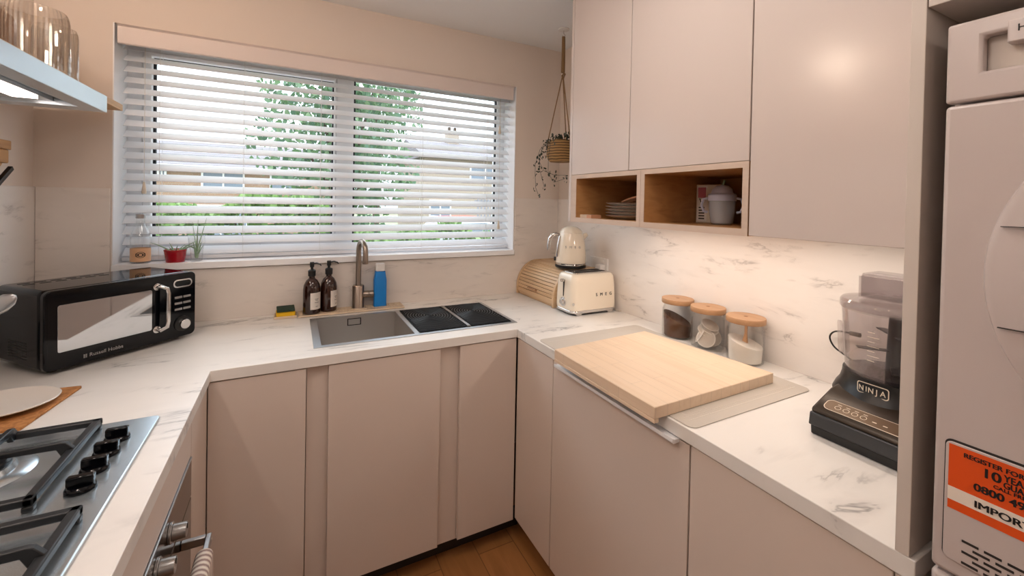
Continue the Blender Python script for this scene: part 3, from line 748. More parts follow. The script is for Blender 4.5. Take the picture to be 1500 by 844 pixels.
o = B().prism([(-.28, .0), (.452, .0), (.452, .215), (.43, .236), (-.28, .236)], 0, .018, 'x').done('wooden_board', 'walnut', bevel=.003)
o.location = (XL + .012, .02, 1.8006); tag(o, 'dark wooden board leaning on the wall behind the fluted vases', 'board')
# wooden rack with black handled tool on the left wall
t = thing('wooden_rack', 'small stacked wooden rack with a black bar on the left wall under the hood', 'rack', (-1.70, .40, 1.52), world=True)
B().box(XL + .001, XL + .034, .10, .432, 1.590, 1.620).done('rail', 'oak', t, bevel=.002)
B().box(XL + .001, XL + .032, .10, .424, 1.545, 1.5895).done('block', 'oak', t, bevel=.004)
B().prism([(.10, 1.5445), (.405, 1.5445), (.385, 1.525), (.355, 1.505), (.10, 1.505)], XL + .001, XL + .026, 'x').done('lower_block', 'oak', t, bevel=.002)
dv = Vector((0, .80, .60)); wv = Vector((0, -.60, .80))
b = B().obox(Vector((XL + .0335, .431, 1.531)) - dv * .055, dv, (1, 0, 0), wv, .055, .006, .007)
b.obox(Vector((XL + .0335, .431, 1.531)) - dv * .165, dv, (1, 0, 0), wv, .055, .0015, .016)
b.done('bar', 'black', t, bevel=.002)

# ------------------------------------------------------------------ window sill things
t = thing('oil_bottle', 'tall clear glass bottle with orange label on the window sill', 'bottle', (-1.415, .672, WZ0 + .0105))
B().lathe([(0, 0), (.030, 0), (.033, .003), (.033, .110), (.030, .128), (.017, .158), (.0145, .168), (.0145, .184), (.0125, .184), (.0125, .168), (.015, .157), (.028, .127), (.031, .110), (.031, .005), (0, .004)], seg=36).done('glass', 'glass', t)
B().lathe([(0, .1842), (.0165, .1842), (.0165, .200), (.0125, .202), (0, .202)], seg=24).done('cap', 'silver', t)
B().lathe([(.0333, .008), (.0335, .008), (.0335, .062), (.0333, .062)], seg=36).done('label', 'orange_label', t)
em = B(); a0 = math.atan2(-1.56 - .69, -.85 + 1.414)
def onb(da, z, r=.0339): return (r * math.cos(a0 + da), r * math.sin(a0 + da), z)
for k in range(24):
    p, q_ = 2 * PI * k / 24, 2 * PI * (k + 1) / 24
    for (ri, ro) in ((.0105, .0125), (.0045, .0075)):
        em.quad(onb(ro * math.cos(p) / .0339 * 1.3, .036 + ro * math.sin(p)), onb(ro * math.cos(q_) / .0339 * 1.3, .036 + ro * math.sin(q_)), onb(ri * math.cos(q_) / .0339 * 1.3, .036 + ri * math.sin(q_)), onb(ri * math.cos(p) / .0339 * 1.3, .036 + ri * math.sin(p)))
for s in (-1, 1):
    for k in range(3): em.quad(onb(s * (.25 + k * .09), .030), onb(s * (.29 + k * .09), .030), onb(s * (.29 + k * .09), .042), onb(s * (.25 + k * .09), .042))
em.done('emblem', 'ink_dark', t)
t = thing('potted_plant', 'small spiky succulent in a red pot on the window sill', 'plant', (-1.298, .665, WZ0 + .0105))
B().lathe([(0, 0), (.031, 0), (.033, .003), (.0385, .046), (.040, .047), (.040, .053), (.0365, .053), (.035, .044), (.030, .006), (0, .006)], seg=32, ripple=.006).done('pot', 'red', t)
B().lathe([(0, .043), (.0345, .043), (.0345, .040), (0, .040)], seg=24).done('soil', 'soil', t)
def blade(b, p, dirv, ln, w, bend, n=6):
    p = Vector(p); dv = Vector(dirv).normalized(); side = dv.cross(Vector((0, 0, 1))); side = side.normalized() if side.length > .01 else Vector((1, 0, 0))
    L_, R2 = [], []; pos = p.copy()
    pts = []
    for i in range(n + 1):
        pts.append(pos.copy()); dd = (dv + Vector((0, 0, -bend)) * (i / n)).normalized(); pos = pos + dd * ln / n
    b.tube(pts, [w * (1 - .85 * (i / n)) for i in range(n + 1)], 6)
b = B()
for (dx, dy, dz, ln) in ((-.9, -.2, .75, .082), (.95, -.1, .6, .085), (.8, .3, .75, .075), (-.4, .3, .9, .045), (.2, -.4, .8, .035), (-.3, -.5, .7, .035), (.5, .5, .8, .04)):
    blade(b, (dx * .012, dy * .012, .042), (dx, dy, dz), ln, .0042, .35)
b.done('leaves', 'leaf_pale', t)
b = B()
for k in range(14):
    a = 2.4 * k; r = .006 + .0018 * k
    b.lathe([(0, -.005), (.005, 0), (0, .005)], (r * math.cos(a), r * math.sin(a), .046), 7)
b.done('pebbles', 'plate', t)
t = thing('glass_vase', 'clear glass of water with a green cutting on the window sill', 'vase', (-1.226, .672, WZ0 + .0105))
B().lathe([(0, 0), (.020, 0), (.022, .003), (.024, .05), (.030, .085), (.031, .112), (.0295, .112), (.0285, .086), (.0225, .05), (.020, .006), (0, .006)], seg=32).done('glass', 'glass', t)
b = B()
for (dx, dy, dz, ln, w, bd, z) in ((.25, 0, 1, .15, .003, -.1, .04), (-.15, .1, 1, .12, .0025, .0, .05), (.05, -.1, 1, .14, .0035, 0, .04), (-.8, -.2, .6, .05, .004, .5, .05), (.4, -.3, .8, .06, .005, .2, .02), (-.1, -.3, .9, .07, .006, .1, .015), (.2, .1, .9, .07, .006, .1, .012)):
    blade(b, (0, 0, z), (dx, dy, dz), ln, w, bd)
b.done('cutting', 'leaf_pale', t)

# ------------------------------------------------------------------ bread bin, kettle, toaster, socket
t = thing('bread_bin', 'wooden roll-top bread bin in the corner behind the toaster', 'bread bin', (.47, .44, Z), world=True)
bx0, bx1, bt = .338, .612, 1.102
def binprof(off=0.):
    pts = [(bx0 - off, Z + .001)]
    for k in range(0, 13):
        a = math.radians(180 - 90 * k / 12); pts.append((bx0 + .135 + (.135 + off) * math.cos(a), .955 + (bt - .955 + off) * math.sin(a)))
    pts += [(bx1 + off, bt + off), (bx1 + off, Z + .001)]
    return pts
for (a_, b_) in ((.236, .250), (.622, .636)): B().prism(binprof(.004), a_, b_, 'y').done('end_panel', 'bin_wood', t, bevel=.0015)
B().box(bx0 + .01, bx1, .251, .621, Z + .001, Z + .012).done('base', 'bin_wood', t)
P = binprof()[1:14]
s = B(); prev = (bx0, Z + .014); fine = [prev]
for k in range(len(P)): fine.append(P[k])
for a_, b_ in zip(fine, fine[1:]):
    va, vb = Vector((a_[0], 0, a_[1])), Vector((b_[0], 0, b_[1])); dd = (vb - va); ln = dd.length; dd.normalize(); nr = Vector((dd.z, 0, -dd.x))
    s.obox((va + vb) / 2 + Vector((0, .436, 0)) + nr * .004, dd, (0, 1, 0), nr, ln / 2 - .0014, .1848, .0035)
s.done('shutter', 'bin_wood', t, bevel=.001)
B().box(bx0 + .137, bx1, .251, .621, bt - .010, bt - .0005).done('top_panel', 'bin_wood', t)
B().box(bx1 - .008, bx1, .251, .621, Z + .012, bt - .0105).done('back_panel', 'bin_wood', t)
B().obox((bx0 + .001, .452, .968), (0, 1, 0), Vector((.3, 0, 1)).normalized(), Vector((-1, 0, .3)).normalized(), .045, .005, .011).done('handle', 'lid_wood', t, bevel=.002)

t = thing('kettle', 'cream retro kettle with chrome handle standing on the bread bin', 'kettle', (.480, .296, bt + .0045))
B().lathe([(0, 0), (.072, 0), (.075, .004), (.075, .012), (.070, .014), (0, .014)], seg=40).xf(Matrix.Diagonal((1.1, 1.1, 1, 1))).done('power_base', 'black', t)
B().lathe([(.0, .015), (.073, .015), (.0745, .018), (.0745, .026), (0, .026)], seg=40).xf(Matrix.Diagonal((1.1, 1.1, 1, 1))).done('base_ring', 'chrome', t)
B().lathe([(0, .0265), (.0735, .0265), (.0745, .032), (.0735, .07), (.069, .12), (.062, .165), (.0565, .183), (.0555, .1845), (0, .1845)], seg=48).xf(Matrix.Diagonal((1.1, 1.1, 1, 1))).done('body', 'cream', t)
B().lathe([(0, .185), (.0555, .185), (.054, .192), (.045, .205), (.028, .216), (.012, .2205), (0, .221)], seg=40).xf(Matrix.Diagonal((1.1, 1.1, 1, 1))).done('lid', 'cream', t)
hd = Vector((-.93, .36, 0)).normalized()
pts = [hd * .058 + Vector((0, 0, .170)), hd * .082 + Vector((0, 0, .178)), hd * .104 + Vector((0, 0, .172)), hd * .116 + Vector((0, 0, .152)), hd * .122 + Vector((0, 0, .118)), hd * .123 + Vector((0, 0, .090))]
B().tube(pts, [.009, .009, .0095, .0095, .009, .0075], 14).done('handle', 'chrome', t)
sd = Vector((-.98, .05, 0)).normalized()
B().tube([sd * .069 + Vector((0, 0, .168)), sd * .077 + Vector((0, 0, .13)), sd * .082 + Vector((0, 0, .085)), sd * .083 + Vector((0, 0, .058))], [.006, .007, .007, .005], 10).done('water_gauge', 'chrome', t)
sp = Vector((.93, -.36, 0)).normalized()
b = B().cyl(sp * .050 + Vector((0, 0, .150)), sp * .088 + Vector((0, 0, .178)), .020, .010, 20); b.done('spout', 'cream', t)
B().obox(hd * .085 + Vector((0, 0, .045)), hd, hd.cross(Vector((0, 0, 1))), (0, 0, 1), .006, .006, .010).done('switch', 'black', t, bevel=.001)
fd = math.atan2(-1.86, -1.33) + .15
for i, ch in enumerate('SMEG'):
    a = fd + (i - 1.5) * .32; r = .0775
    text(ch, .017, 'letter', 'silver', t, (r * math.cos(a), r * math.sin(a), .108), (-math.sin(a), math.cos(a), 0), (0, 0, 1), 'CENTER', depth=.0012)

t = thing('toaster', 'cream retro toaster with chrome trim in front of the bread bin', 'toaster', (.468, .142, Z))
tl, td = .272, .158; zb, ztp = .024, .196
prof = []
b = B()
secs = [(zb, 1., 1.), (zb + .02, 1.012, 1.012), (.10, 1.0, 1.0), (.155, .975, .975), (.180, .95, .93), (.192, .90, .85), (ztp, .84, .74)]
rings = []
for (z, sx, sy) in secs:
    rings.append([b.bm.verts.new((x, y, z)) for x, y in rrect(0, 0, tl * sx, td * sy, .034 * min(sx, sy), 8)])
for a_, c_ in zip(rings, rings[1:]):
    for i in range(len(a_)): b._f([a_[i], a_[(i + 1) % len(a_)], c_[(i + 1) % len(a_)], c_[i]])
b._f(rings[0][::-1]); b._f(rings[-1])
b.done('body', 'cream', t, angle=60)
B().prism(rrect(0, 0, tl + .004, td + .004, .036, 8), .010, .0235).done('base_ring', 'chrome', t, bevel=.003)
B().prism(rrect(0, 0, tl * .80, td * .62, .02, 6), ztp + .0003, ztp + .004).done('top_plate', 'chrome', t, bevel=.0015)
for y in (-.022, .022): B().prism(rrect(0, y, tl * .68, .026, .006), ztp + .0042, ztp + .0052).done('slot', 'groove', t)
for sx in (-1, 1):
    for sy in (-1, 1):
        B().prism([(-.020, .010), (.020, .010), (.012, 0), (-.012, 0)], -.008, .008, 'y').xf(Matrix.Translation((sx * .095, sy * .066, 0))).done('foot', 'chrome', t)
B().box(-tl / 2 - .0022, -tl / 2 + .004, -.003, .003, .085, .165).done('lever_track', 'groove', t)
B().lathe([(0, -.016), (.007, -.016), (.009, -.005), (.007, .0), (0, .0)], seg=16).xf(Matrix.Translation((-tl / 2 - .001, 0, .162)) @ Matrix.Rotation(PI / 2, 4, 'Y')).done('lever', 'chrome', t)
k = B(); k.cyl((-tl / 2 - .001, -.002, .058), (-tl / 2 - .006, -.002, .058), .022, seg=28); k.cyl((-tl / 2 - .0061, -.002, .058), (-tl / 2 - .018, -.002, .058), .015, .013, 24); k.done('dial', 'chrome', t, bevel=.001)
B().cyl((-tl / 2 + .012, -td / 2 + .012, .058), (-tl / 2 + .003, -td / 2 + .0005, .058), .006, seg=14).done('button', 'chrome', t)
for i, ch in enumerate('SMEG'):
    text(ch, .021, 'letter', 'ink', t, (.004 + i * .029, -td / 2 * 1.0 - .0005, .088), (1, 0, 0), (0, 0, 1), 'CENTER', depth=.0016)
pts = [(.13, .045, .03), (.148, .03, .008), (.150, -.03, .0045), (.135, -.075, .0045), (.145, -.10, .0045)]
B().tube(pts, .003, 8).done('power_cord', 'cutmat', t)
t = thing('wall_socket', 'white double wall socket on the marble between kettle and cabinets', 'socket', (XR - .0085, .225, 1.115), world=True)
B().prism(rrect(.225, 1.118, .146, .086, .006), XR - .019, XR - .0085, 'x').done('face_plate', 'white', t, bevel=.002)
for y in (.19, .26): B().box(XR - .0215, XR - .0191, y - .006, y + .006, 1.136, 1.152).done('rocker', 'white', t, bevel=.001)
t = thing('plug', 'white three-pin plug in the double wall socket', 'plug', (XR - .02, .19, 1.10), world=True)
B().prism(rrect(.19, 1.106, .046, .046, .008), XR - .052, XR - .0192, 'x').done('plug_body', 'white', t, bevel=.004)
B().tube([(XR - .036, .19, 1.083), (XR - .036, .19, 1.055), (XR - .028, .19, 1.0), (XR - .026, .192, .93)], .0032, 8).done('cord', 'white', t)

# ------------------------------------------------------------------ cutting mat and board
t = thing('cutting_mat', 'thin grey silicone mat under the wooden chopping board', 'mat', (.26, -.518, Z), world=True)
B().prism(rrect(.262, -.518, .510, .716, .02), Z + .0005, Z + .0025).done('sheet', 'cutmat', t)
b = B(); zl = Z + .0026
for (x0_, x1_, y0_, y1_) in ((.03, .49, -.8445, -.8425), (.03, .49, -.8295, -.8285)): b.box(x0_, x1_, y0_, y1_, zl, zl + .0003)
for k in range(46): b.box(.032 + k * .01, .0328 + k * .01, -.8425, -.8295 if k % 5 else -.824, zl, zl + .0003)
b.done('print', 'cutmat_line', t)
B().box(.03, .49, -.2, -.199, zl, zl + .0003).done('border_line', 'cutmat_line', t); b = B()
b.grid([.045, .047, .125, .127], [-.822, -.821, -.806], lambda u, v: u < .047 or u > .125 or v < -.821, zl, zl + .0003)
b.done('corner_mark', 'cutmat_line', t)
t = thing('chopping_board', 'large pale bamboo chopping board overhanging the worktop edge', 'chopping board', (.2, -.57, Z), world=True)
def quadprism(b, pts, z0, z1): return b.prism(pts, z0, z1)
B().prism([(-.045, -.352), (-.046, -.806), (.455, -.800), (.405, -.322)], Z + .0031, Z + .034).done('slab', 'bamboo', t, bevel=.002)
B().box(-.046, -.030, -.805, -.353, Z - .014 + .006, Z + .0029).done('front_lip', 'bamboo', t, bevel=.0015)

# ------------------------------------------------------------------ jars
jar = thing('storage_jar', 'glass jar of ground coffee with wooden lid, nearest the toaster', 'jar', (.562, -.345, Z + .0005), 0, 'glass jars with wooden lids')
JR = .058
B().lathe([(0, 0), (JR - .006, 0), (JR, .006), (JR + .001, .05), (JR, .112), (JR - .005, .124), (JR - .006, .137), (JR - .009, .137), (JR - .008, .124), (JR - .003, .111), (JR - .002, .05), (JR - .003, .008), (JR - .008, .004), (0, .004)], seg=48).done('glass', 'glass', jar)
lid = B().lathe([(0, .1375), (JR + .003, .1375), (JR + .004, .139), (JR + .004, .155), (JR + .003, .1565), (0, .1565)], seg=48).done('lid', 'lid_wood', jar)
B().lathe([(0, .1567), (.007, .1567), (.006, .1572), (0, .1572)], seg=16).done('knob', 'walnut', lid)
dup(jar, 'glass jar of round tea bags with wooden lid, middle of the three', (.556, -.492, Z + .0005))
dup(jar, 'glass jar of white sugar with wooden lid, nearest the food processor', (.556, -.642, Z + .0005))
def heap(name, mat, c, z, label, cat, slope):
    b = B(); ring = 40; r0 = JR - .0045; zb_ = .0055
    top = []; 
    va = [b.bm.verts.new((r0 * .93 * math.cos(2 * PI * i / ring), r0 * .93 * math.sin(2 * PI * i / ring), zb_)) for i in range(ring)]
    rings = [va]
    vb = []
    for i in range(ring):
        a = 2 * PI * i / ring; h_ = z + slope[0] * r0 * math.cos(a) + slope[1] * r0 * math.sin(a)
        vb.append(b.bm.verts.new((r0 * math.cos(a), r0 * math.sin(a), h_)))
    rings.append(vb)
    for rr in (.75, .5, .25):
        rings.append([b.bm.verts.new((r0 * rr * math.cos(2 * PI * i / ring), r0 * rr * math.sin(2 * PI * i / ring), z + .004 * (1 - rr) + random.uniform(-.0012, .0012) + rr * r0 * (slope[0] * math.cos(2 * PI * i / ring) + slope[1] * math.sin(2 * PI * i / ring)))) for i in range(ring)])
    for p, q_ in zip(rings, rings[1:]):
        for i in range(ring): b._f([p[i], p[(i + 1) % ring], q_[(i + 1) % ring], q_[i]])
    b._f(va[::-1]); b._f(rings[-1])
    o = b.done(name, mat, loc=c, angle=60); tag(o, label, cat, kind='stuff')
heap('ground_coffee', 'coffee', (.562, -.345, Z + .0005), .075, 'dark ground coffee sloping inside the first glass jar', 'coffee', (-.25, .42))
heap('sugar', 'sugar', (.556, -.642, Z + .0005), .068, 'white sugar filling the lower half of the jar with a spoon', 'sugar', (-.10, .28))
tb = thing('tea_bag', 'round tea bag low in the middle jar, facing the room', 'tea bag', (0, 0, 0), 0, 'round tea bags in the middle jar')
B().lathe([(0, -.006), (.023, -.005), (.030, -.0009), (.033, -.0004), (.033, .0004), (.030, .0009), (.023, .005), (0, .006)], seg=28).done('pouch', 'teabag', tb)
B().lathe([(.0302, -.0014), (.0333, -.0008), (.0333, .0008), (.0302, .0014)], seg=28).done('seam', 'tea_seam', tb)
spots = [((-.020, -.010, .040), (1.15, .0, -1.15), 'round tea bag at the front, lowest in the middle jar'),
         ((-.012, .022, .045), (1.0, -.35, -2.2), 'round tea bag at the window side of the middle jar'),
         ((.015, -.011, .040), (1.2, .3, -.6), 'round tea bag at the wall side of the middle jar'),
         ((.004, .006, .062), (.42, -.35, .3), 'round tea bag lying near the top front of the middle jar'),
         ((.008, -.002, .074), (.45, -.38, .4), 'round tea bag second from the top of the middle jar'),
         ((.009, -.004, .086), (.40, -.36, .6), 'topmost round tea bag in the middle jar'),
         ((.006, .006, .0125), (.05, .05, 0), 'round tea bag lying flat at the bottom of the middle jar')]
base = Vector((.556, -.492, Z))
for i, (p, r, lab) in enumerate(spots):
    o = tb if i == 0 else dup(tb, lab)
    o['label'] = lab; o.location = base + Vector(p); o.rotation_euler = r
t = thing('wooden_spoon', 'small wooden spoon standing in the sugar jar', 'spoon', (.548, -.648, Z + .055))
b = B().tube([(.003, .004, -.02), (.001, .002, .02), (-.002, -.002, .045), (-.006, -.005, .076)], [.014, .0085, .0045, .0045], 14); b.done('stem', 'spoon_wood', t)

# ------------------------------------------------------------------ food processor
t = thing('food_processor', 'black food processor with smoky clear bowl at the worktop end', 'food processor', (.42, -1.10, Z), world=True)
B().prism([(.256, Z + .001), (.254, .9325), (.56, .9325), (.56, Z + .001)], -1.196, -1.006, 'y').done('foot_band', 'black', t, bevel=.003, seg=3)
B().prism([(.250, .9327), (.255, .9625), (.57, .9625), (.57, .9327)], -1.199, -1.003, 'y').done('body', 'grey_grad', t, bevel=.003, seg=3)
B().prism([(.2555, .9627), (.263, .973), (.345, 1.004), (.37, 1.008), (.565, 1.008), (.567, .9627)], -1.1985, -1.0035, 'y').done('top_shell', 'bronze', t, bevel=.006, seg=3)
CX, CY = .450, -1.090
B().lathe([(0, .99), (.120, .99), (.114, 1.005), (.106, 1.018), (.101, 1.036), (.100, 1.048), (.0, 1.048)], (CX, CY, 0), 48).done('collar', 'black', t)
# button strip on the slope
sd_ = Vector((.082, 0, .031)).normalized(); nrm = Vector((-.031, 0, .082)).normalized(); o0 = Vector((.263, 0, .973)) + nrm * .0003
def onslope(a, y, h=0.): return o0 + sd_ * a + nrm * h + Vector((0, y, 0))
def slopeprism(pts, h0, h1, nm, mat):
    b = B(); A = [b.bm.verts.new(onslope(a, y, h0)) for a, y in pts]; C_ = [b.bm.verts.new(onslope(a, y, h1)) for a, y in pts]; k = len(pts)
    b._f(A); b._f(C_[::-1])
    for i in range(k): b._f([A[i], A[(i + 1) % k], C_[(i + 1) % k], C_[i]])
    return b.done(nm, mat, t)
slopeprism(rrect(.026, -1.100, .036, .158, .012), 0, .0008, 'strip_border', 'print')
slopeprism(rrect(.026, -1.100, .0325, .1545, .0105), .0008, .0014, 'control_strip', 'strip')
for k in range(4):
    y = -1.048 - k * .0165; b = B()
    for i in range(20):
        p, q_ = 2 * PI * i / 20, 2 * PI * (i + 1) / 20
        b.quad(*[onslope(.023 + r * math.cos(a), y + r * math.sin(a), .0017) for r, a in ((.0062, p), (.0062, q_), (.0052, q_), (.0052, p))])
    b.quad(*[onslope(a, y + dy, .0017) for a, dy in ((.033, .004), (.033, -.004), (.0345, -.004), (.0345, .004))])
    b.done('button', 'print', t)
for y in (-1.118, -1.137):
    b = B(); b.quad(*[onslope(a, y + dy, .0017) for a, dy in ((.020, .004), (.020, -.004), (.0225, -.004), (.0225, .004))]); b.done('indicator', 'print', t)
la = PI - .02; RB = .1078
def onc(da, z, r=RB): return Vector((CX + r * math.cos(la + da), CY + r * math.sin(la + da), z))
lo, li = [(x / RB, z) for x, z in rrect(0, 1.029, .062, .027, .006, 4)], [(x / RB, z) for x, z in rrect(0, 1.029, .058, .023, .0045, 4)]
b = B(); k = len(lo)
for i in range(k):
    j = (i + 1) % k; b.quad(onc(*lo[i]), onc(*lo[j]), onc(*li[j]), onc(*li[i]))
b.done('badge_border', 'print', t)
for i, ch in enumerate('NINJA'):
    a = la + (-.205, -.105, -.02, .085, .19)[i] * .98; r = RB
    text(ch, .0175, 'letter', 'print', t, (CX + r * math.cos(a), CY + r * math.sin(a), 1.0225), (-math.sin(a), math.cos(a), 0), (0, 0, 1), 'CENTER', depth=.0004, xs=.85, bold=.0003)
B().lathe([(.0, 1.049), (.094, 1.049), (.096, 1.052), (.097, 1.076), (.100, 1.080), (.104, 1.18), (.106, 1.202), (.104, 1.202), (.102, 1.18), (.098, 1.081), (.095, 1.078), (.094, 1.056), (0, 1.056)], (CX, CY, 0), 48).done('bowl', 'smoke', t)
ha = math.atan2(.80, -.60)
hv = Vector((math.cos(ha), math.sin(ha), 0)); c0 = Vector((CX, CY, 0)); hw = Vector((-hv.y, hv.x, 0))
b = B(); pts = rrect(0, 1.125, .030, .082, .012, 4)
A_ = [b.bm.verts.new(c0 + hw * p[0] + hv * (.1035 + (p[1] - 1.08) * .045) + Vector((0, 0, p[1]))) for p in pts]; C_ = [b.bm.verts.new(c0 + hw * p[0] + hv * (.109 + (p[1] - 1.08) * .045) + Vector((0, 0, p[1]))) for p in pts]
b._f(A_); b._f(C_[::-1])
for i in range(len(pts)): b._f([A_[i], A_[(i + 1) % len(pts)], C_[(i + 1) % len(pts)], C_[i]])
b.done('bowl_handle', 'smoke', t)
B().lathe([(0, 1.2025), (.108, 1.2025), (.1095, 1.206), (.1095, 1.220), (.105, 1.226), (.06, 1.231), (0, 1.232), (0, 1.229), (.06, 1.228), (.104, 1.223), (.107, 1.218), (.107, 1.2055), (0, 1.2055)], (CX, CY, 0), 48).done('lid', 'smoke', t)
B().grid([CX - .058, CX - .055, CX + .032, CX + .035], [CY - .060, CY - .057, CY + .052, CY + .055], lambda u, v: not (CX - .055 < u < CX + .032 and CY - .057 < v < CY + .052), 1.2325, 1.286).done('feed_chute', 'smoke', t, bevel=.002)
B().box(CX - .054, CX + .031, CY - .056, CY + .051, 1.234, 1.292).done('pusher', 'smoke', t, bevel=.003)
b = B(); b.cyl((CX, CY, 1.057), (CX, CY, 1.19), .019, .014, 20)
for k, (z, a) in enumerate(((1.068, .4), (1.105, 2.2), (1.142, 3.9))):
    for s in (0, PI):
        d_ = Vector((math.cos(a + s), math.sin(a + s), 0)); e_ = Vector((-d_.y, d_.x, 0)); p0 = Vector((CX, CY, z))
        b.obox(p0 + d_ * .045, d_, e_, (0, 0, 1), .03, .010, .001)
b.done('blade', 'grey_grad', t)
b = B(); 
for k in range(7):
    y = 1.095 + k * .011; a = math.atan2(-.1, -1) - .25
    b.quad(*[(CX + .1035 * math.cos(a + d_), CY + .1035 * math.sin(a + d_), z) for d_, z in ((.0, y), (.22 if k % 2 else .14, y), (.22 if k % 2 else .14, y + .0012), (0, y + .0012))])
b.done('scale_marks', 'print', t)
pts = [(.60, -.955, 1.0), (.602, -.93, 1.01), (.606, -.89, 1.03), (.608, -.875, 1.055), (.606, -.885, 1.075), (.604, -.905, 1.083), (.602, -.93, 1.085)]
pts = [(.560, -1.0, .985), (.585, -.955, .993)] + pts[1:]
def smooth(pts, n=6):
    P_ = [Vector(p) for p in pts]; P_ = [P_[0]] + P_ + [P_[-1]]; out = []
    for i in range(1, len(P_) - 2):
        for k in range(n):
            u_ = k / n; a_, b_, c_, d_ = P_[i - 1:i + 3]
            out.append(.5 * ((2 * b_) + (c_ - a_) * u_ + (2 * a_ - 5 * b_ + 4 * c_ - d_) * u_ * u_ + (3 * b_ - a_ - 3 * c_ + d_) * u_ ** 3))
    return out + [P_[-1]]
B().tube(smooth(pts), .0024, 8).done('power_cord', 'black', t)
B().cyl((.602, -.93, 1.085), (.60, -.955, 1.086), .0065, seg=12).done('cord_plug', 'black', t)

# ------------------------------------------------------------------ tall panel, wall cabinets, niches
o = B().box(.0, .621, -1.277, -1.259, Z + .0005, H - .001).done('tall_panel', 'panel', bevel=.001); tag(o, 'tall pale panel between the worktop and the stacked dryer', 'panel')
UX = .2135; UZ = 1.371; UN = 1.5714
o = B().box(UX, .621, -.067, -.051, UZ, H - .002).done('end_panel', 'front_gloss', bevel=.001); tag(o, 'pale end panel of the wall cabinets beside the hanging plant', 'panel')
def upper(label, y0_, y1_, z0_, dz0):
    t = thing('wall_cabinet', label, 'cabinet', (.42, (y0_ + y1_) / 2, z0_), group='pale wall cabinets', world=True)
    B().box(UX + .020, .621, y0_, y1_, z0_, 2.36).done('body', 'carcass', t)
    B().box(UX, UX + .018, y0_ + .0015, y1_ - .0015, dz0, 2.36).done('door', 'front_gloss', t, bevel=.0015)
upper('narrow pale wall cabinet nearest the window, above the plate niche', -.415, -.0675, UN + .001, UN)
upper('wide pale wall cabinet in the middle, above the niche with the cup', -.8642, -.4155, UN + .001, UN)
upper('tall pale wall cabinet next to the dryer with a lamp reflection on its door', -1.2585, -.8647, UZ + .008, UZ + .002)
def niche(label, y0_, y1_, sl):
    t = thing('niche_shelf', label, 'shelf', (.42, (y0_ + y1_) / 2, UZ), group='open oak niches under the wall cabinets', world=True)
    th_ = .017; z1_ = UN - .001
    b = B(); b.box(UX + .002, .62, y0_, y1_, UZ, UZ + th_); b.box(UX + .002, .62, y0_, y1_, z1_ - th_, z1_)
    b.box(UX + .002, .62, y0_, y0_ + th_, UZ + th_, z1_ - th_); b.box(UX + .002, .62, y1_ - sl, y1_, UZ + th_, z1_ - th_)
    b.done('shell', 'oak', t)
    B().box(.604, .6195, y0_ + th_, y1_ - sl, UZ + th_, z1_ - th_).done('back_panel', 'oak', t)
    e = B().grid([y0_, y0_ + th_, y1_ - sl, y1_], [UZ, UZ + th_ + .002, z1_ - th_, z1_], lambda u, v: not (y0_ + th_ < u < y1_ - sl and UZ + th_ + .002 < v < z1_ - th_), UX - .0005, UX + .0015, 'x'); e.done('edge_band', 'oak_frame', t)
    B().box(.535, .540, y0_ + th_ + .001, y1_ - sl - .001, UZ + th_ + .088, UZ + th_ + .092).done('back_rail', 'oak', t) if False else None
niche('open oak niche with the stack of plates', -.4753, -.0685, .036)
niche('open oak niche with the white lidded cup and box', -.8632, -.4765, .017)
nz = UZ + .0177
pl = thing('dinner_plate', 'pale plate at the bottom of the stack in the oak niche', 'plate', (.395, -.258, nz), 0, 'plates stacked in the oak niche')
B().lathe([(0, 0), (.062, 0), (.068, .003), (.112, .013), (.1135, .0155), (.112, .017), (.07, .007), (0, .005)], seg=44).done('dish', 'plate', pl)
B().lathe([(.1120, .0135), (.1142, .0145), (.1142, .0165), (.1120, .0175)], seg=44).done('rim', 'rim', pl)
names_ = ['second plate from the bottom of the stack in the oak niche', 'middle plate of the stack in the oak niche', 'second plate from the top of the stack in the oak niche', 'topmost plate of the stack, under the wooden spoon rest']
for i, nm in enumerate(names_): dup(pl, nm, (.395 + random.uniform(-.002, .002), -.258, nz + .0124 * (i + 1)))
t = thing('spoon_rest', 'orange-brown wooden spoon rest tilted on top of the plate stack', 'spoon rest', (.37, -.30, nz + .0124 * 4 + .0185))
b = B().lathe([(0, 0), (.05, .001), (.056, .006), (.05, .005), (0, .004)], seg=28); b.xf(Matrix.Translation((.0, .01, .012)) @ Matrix.Rotation(math.radians(-13), 4, 'X') @ Matrix.Diagonal((.6, 1.35, 1, 1))); b.done('dish', 'pink', t)
t = thing('small_packet', 'small flat pale packet lying in the plate niche beside the plates', 'packet', (.262, -.150, nz))
B().box(-.025, .025, -.030, .048, 0, .014).done('box', 'box_cream', t, bevel=.001)
B().box(-.0255, .0255, -.0305, .0, -.0 + .0003, .0143).done('sleeve', 'pink', t)
t = thing('carton', 'pink and cream carton standing in the niche behind the lidded cup', 'box', (.50, -.532, nz), .35)
B().box(-.017, .017, -.043, .043, 0, .138).done('box', 'box_cream', t, bevel=.001)
B().box(-.0172, -.0169, .006, .040, .006, .132).done('panel', 'paper', t)
B().box(-.0176, -.0173, .010, .037, .090, .128).done('pink_panel', 'box_pink', t)
text('V', .032, 'letter', 'ink_dark', t, (-.0178, .0235, .066), (0, -1, 0), (0, 0, 1), 'CENTER', depth=.0003)
b = B()
for k in range(5): b.box(-.0176, -.0173, .014, .034, .012 + k * .010, .017 + k * .010)
b.done('print', 'ink', t)
t = thing('sippy_cup', 'clear lidded child cup with lilac top and straw in the niche', 'cup', (.425, -.634, nz))
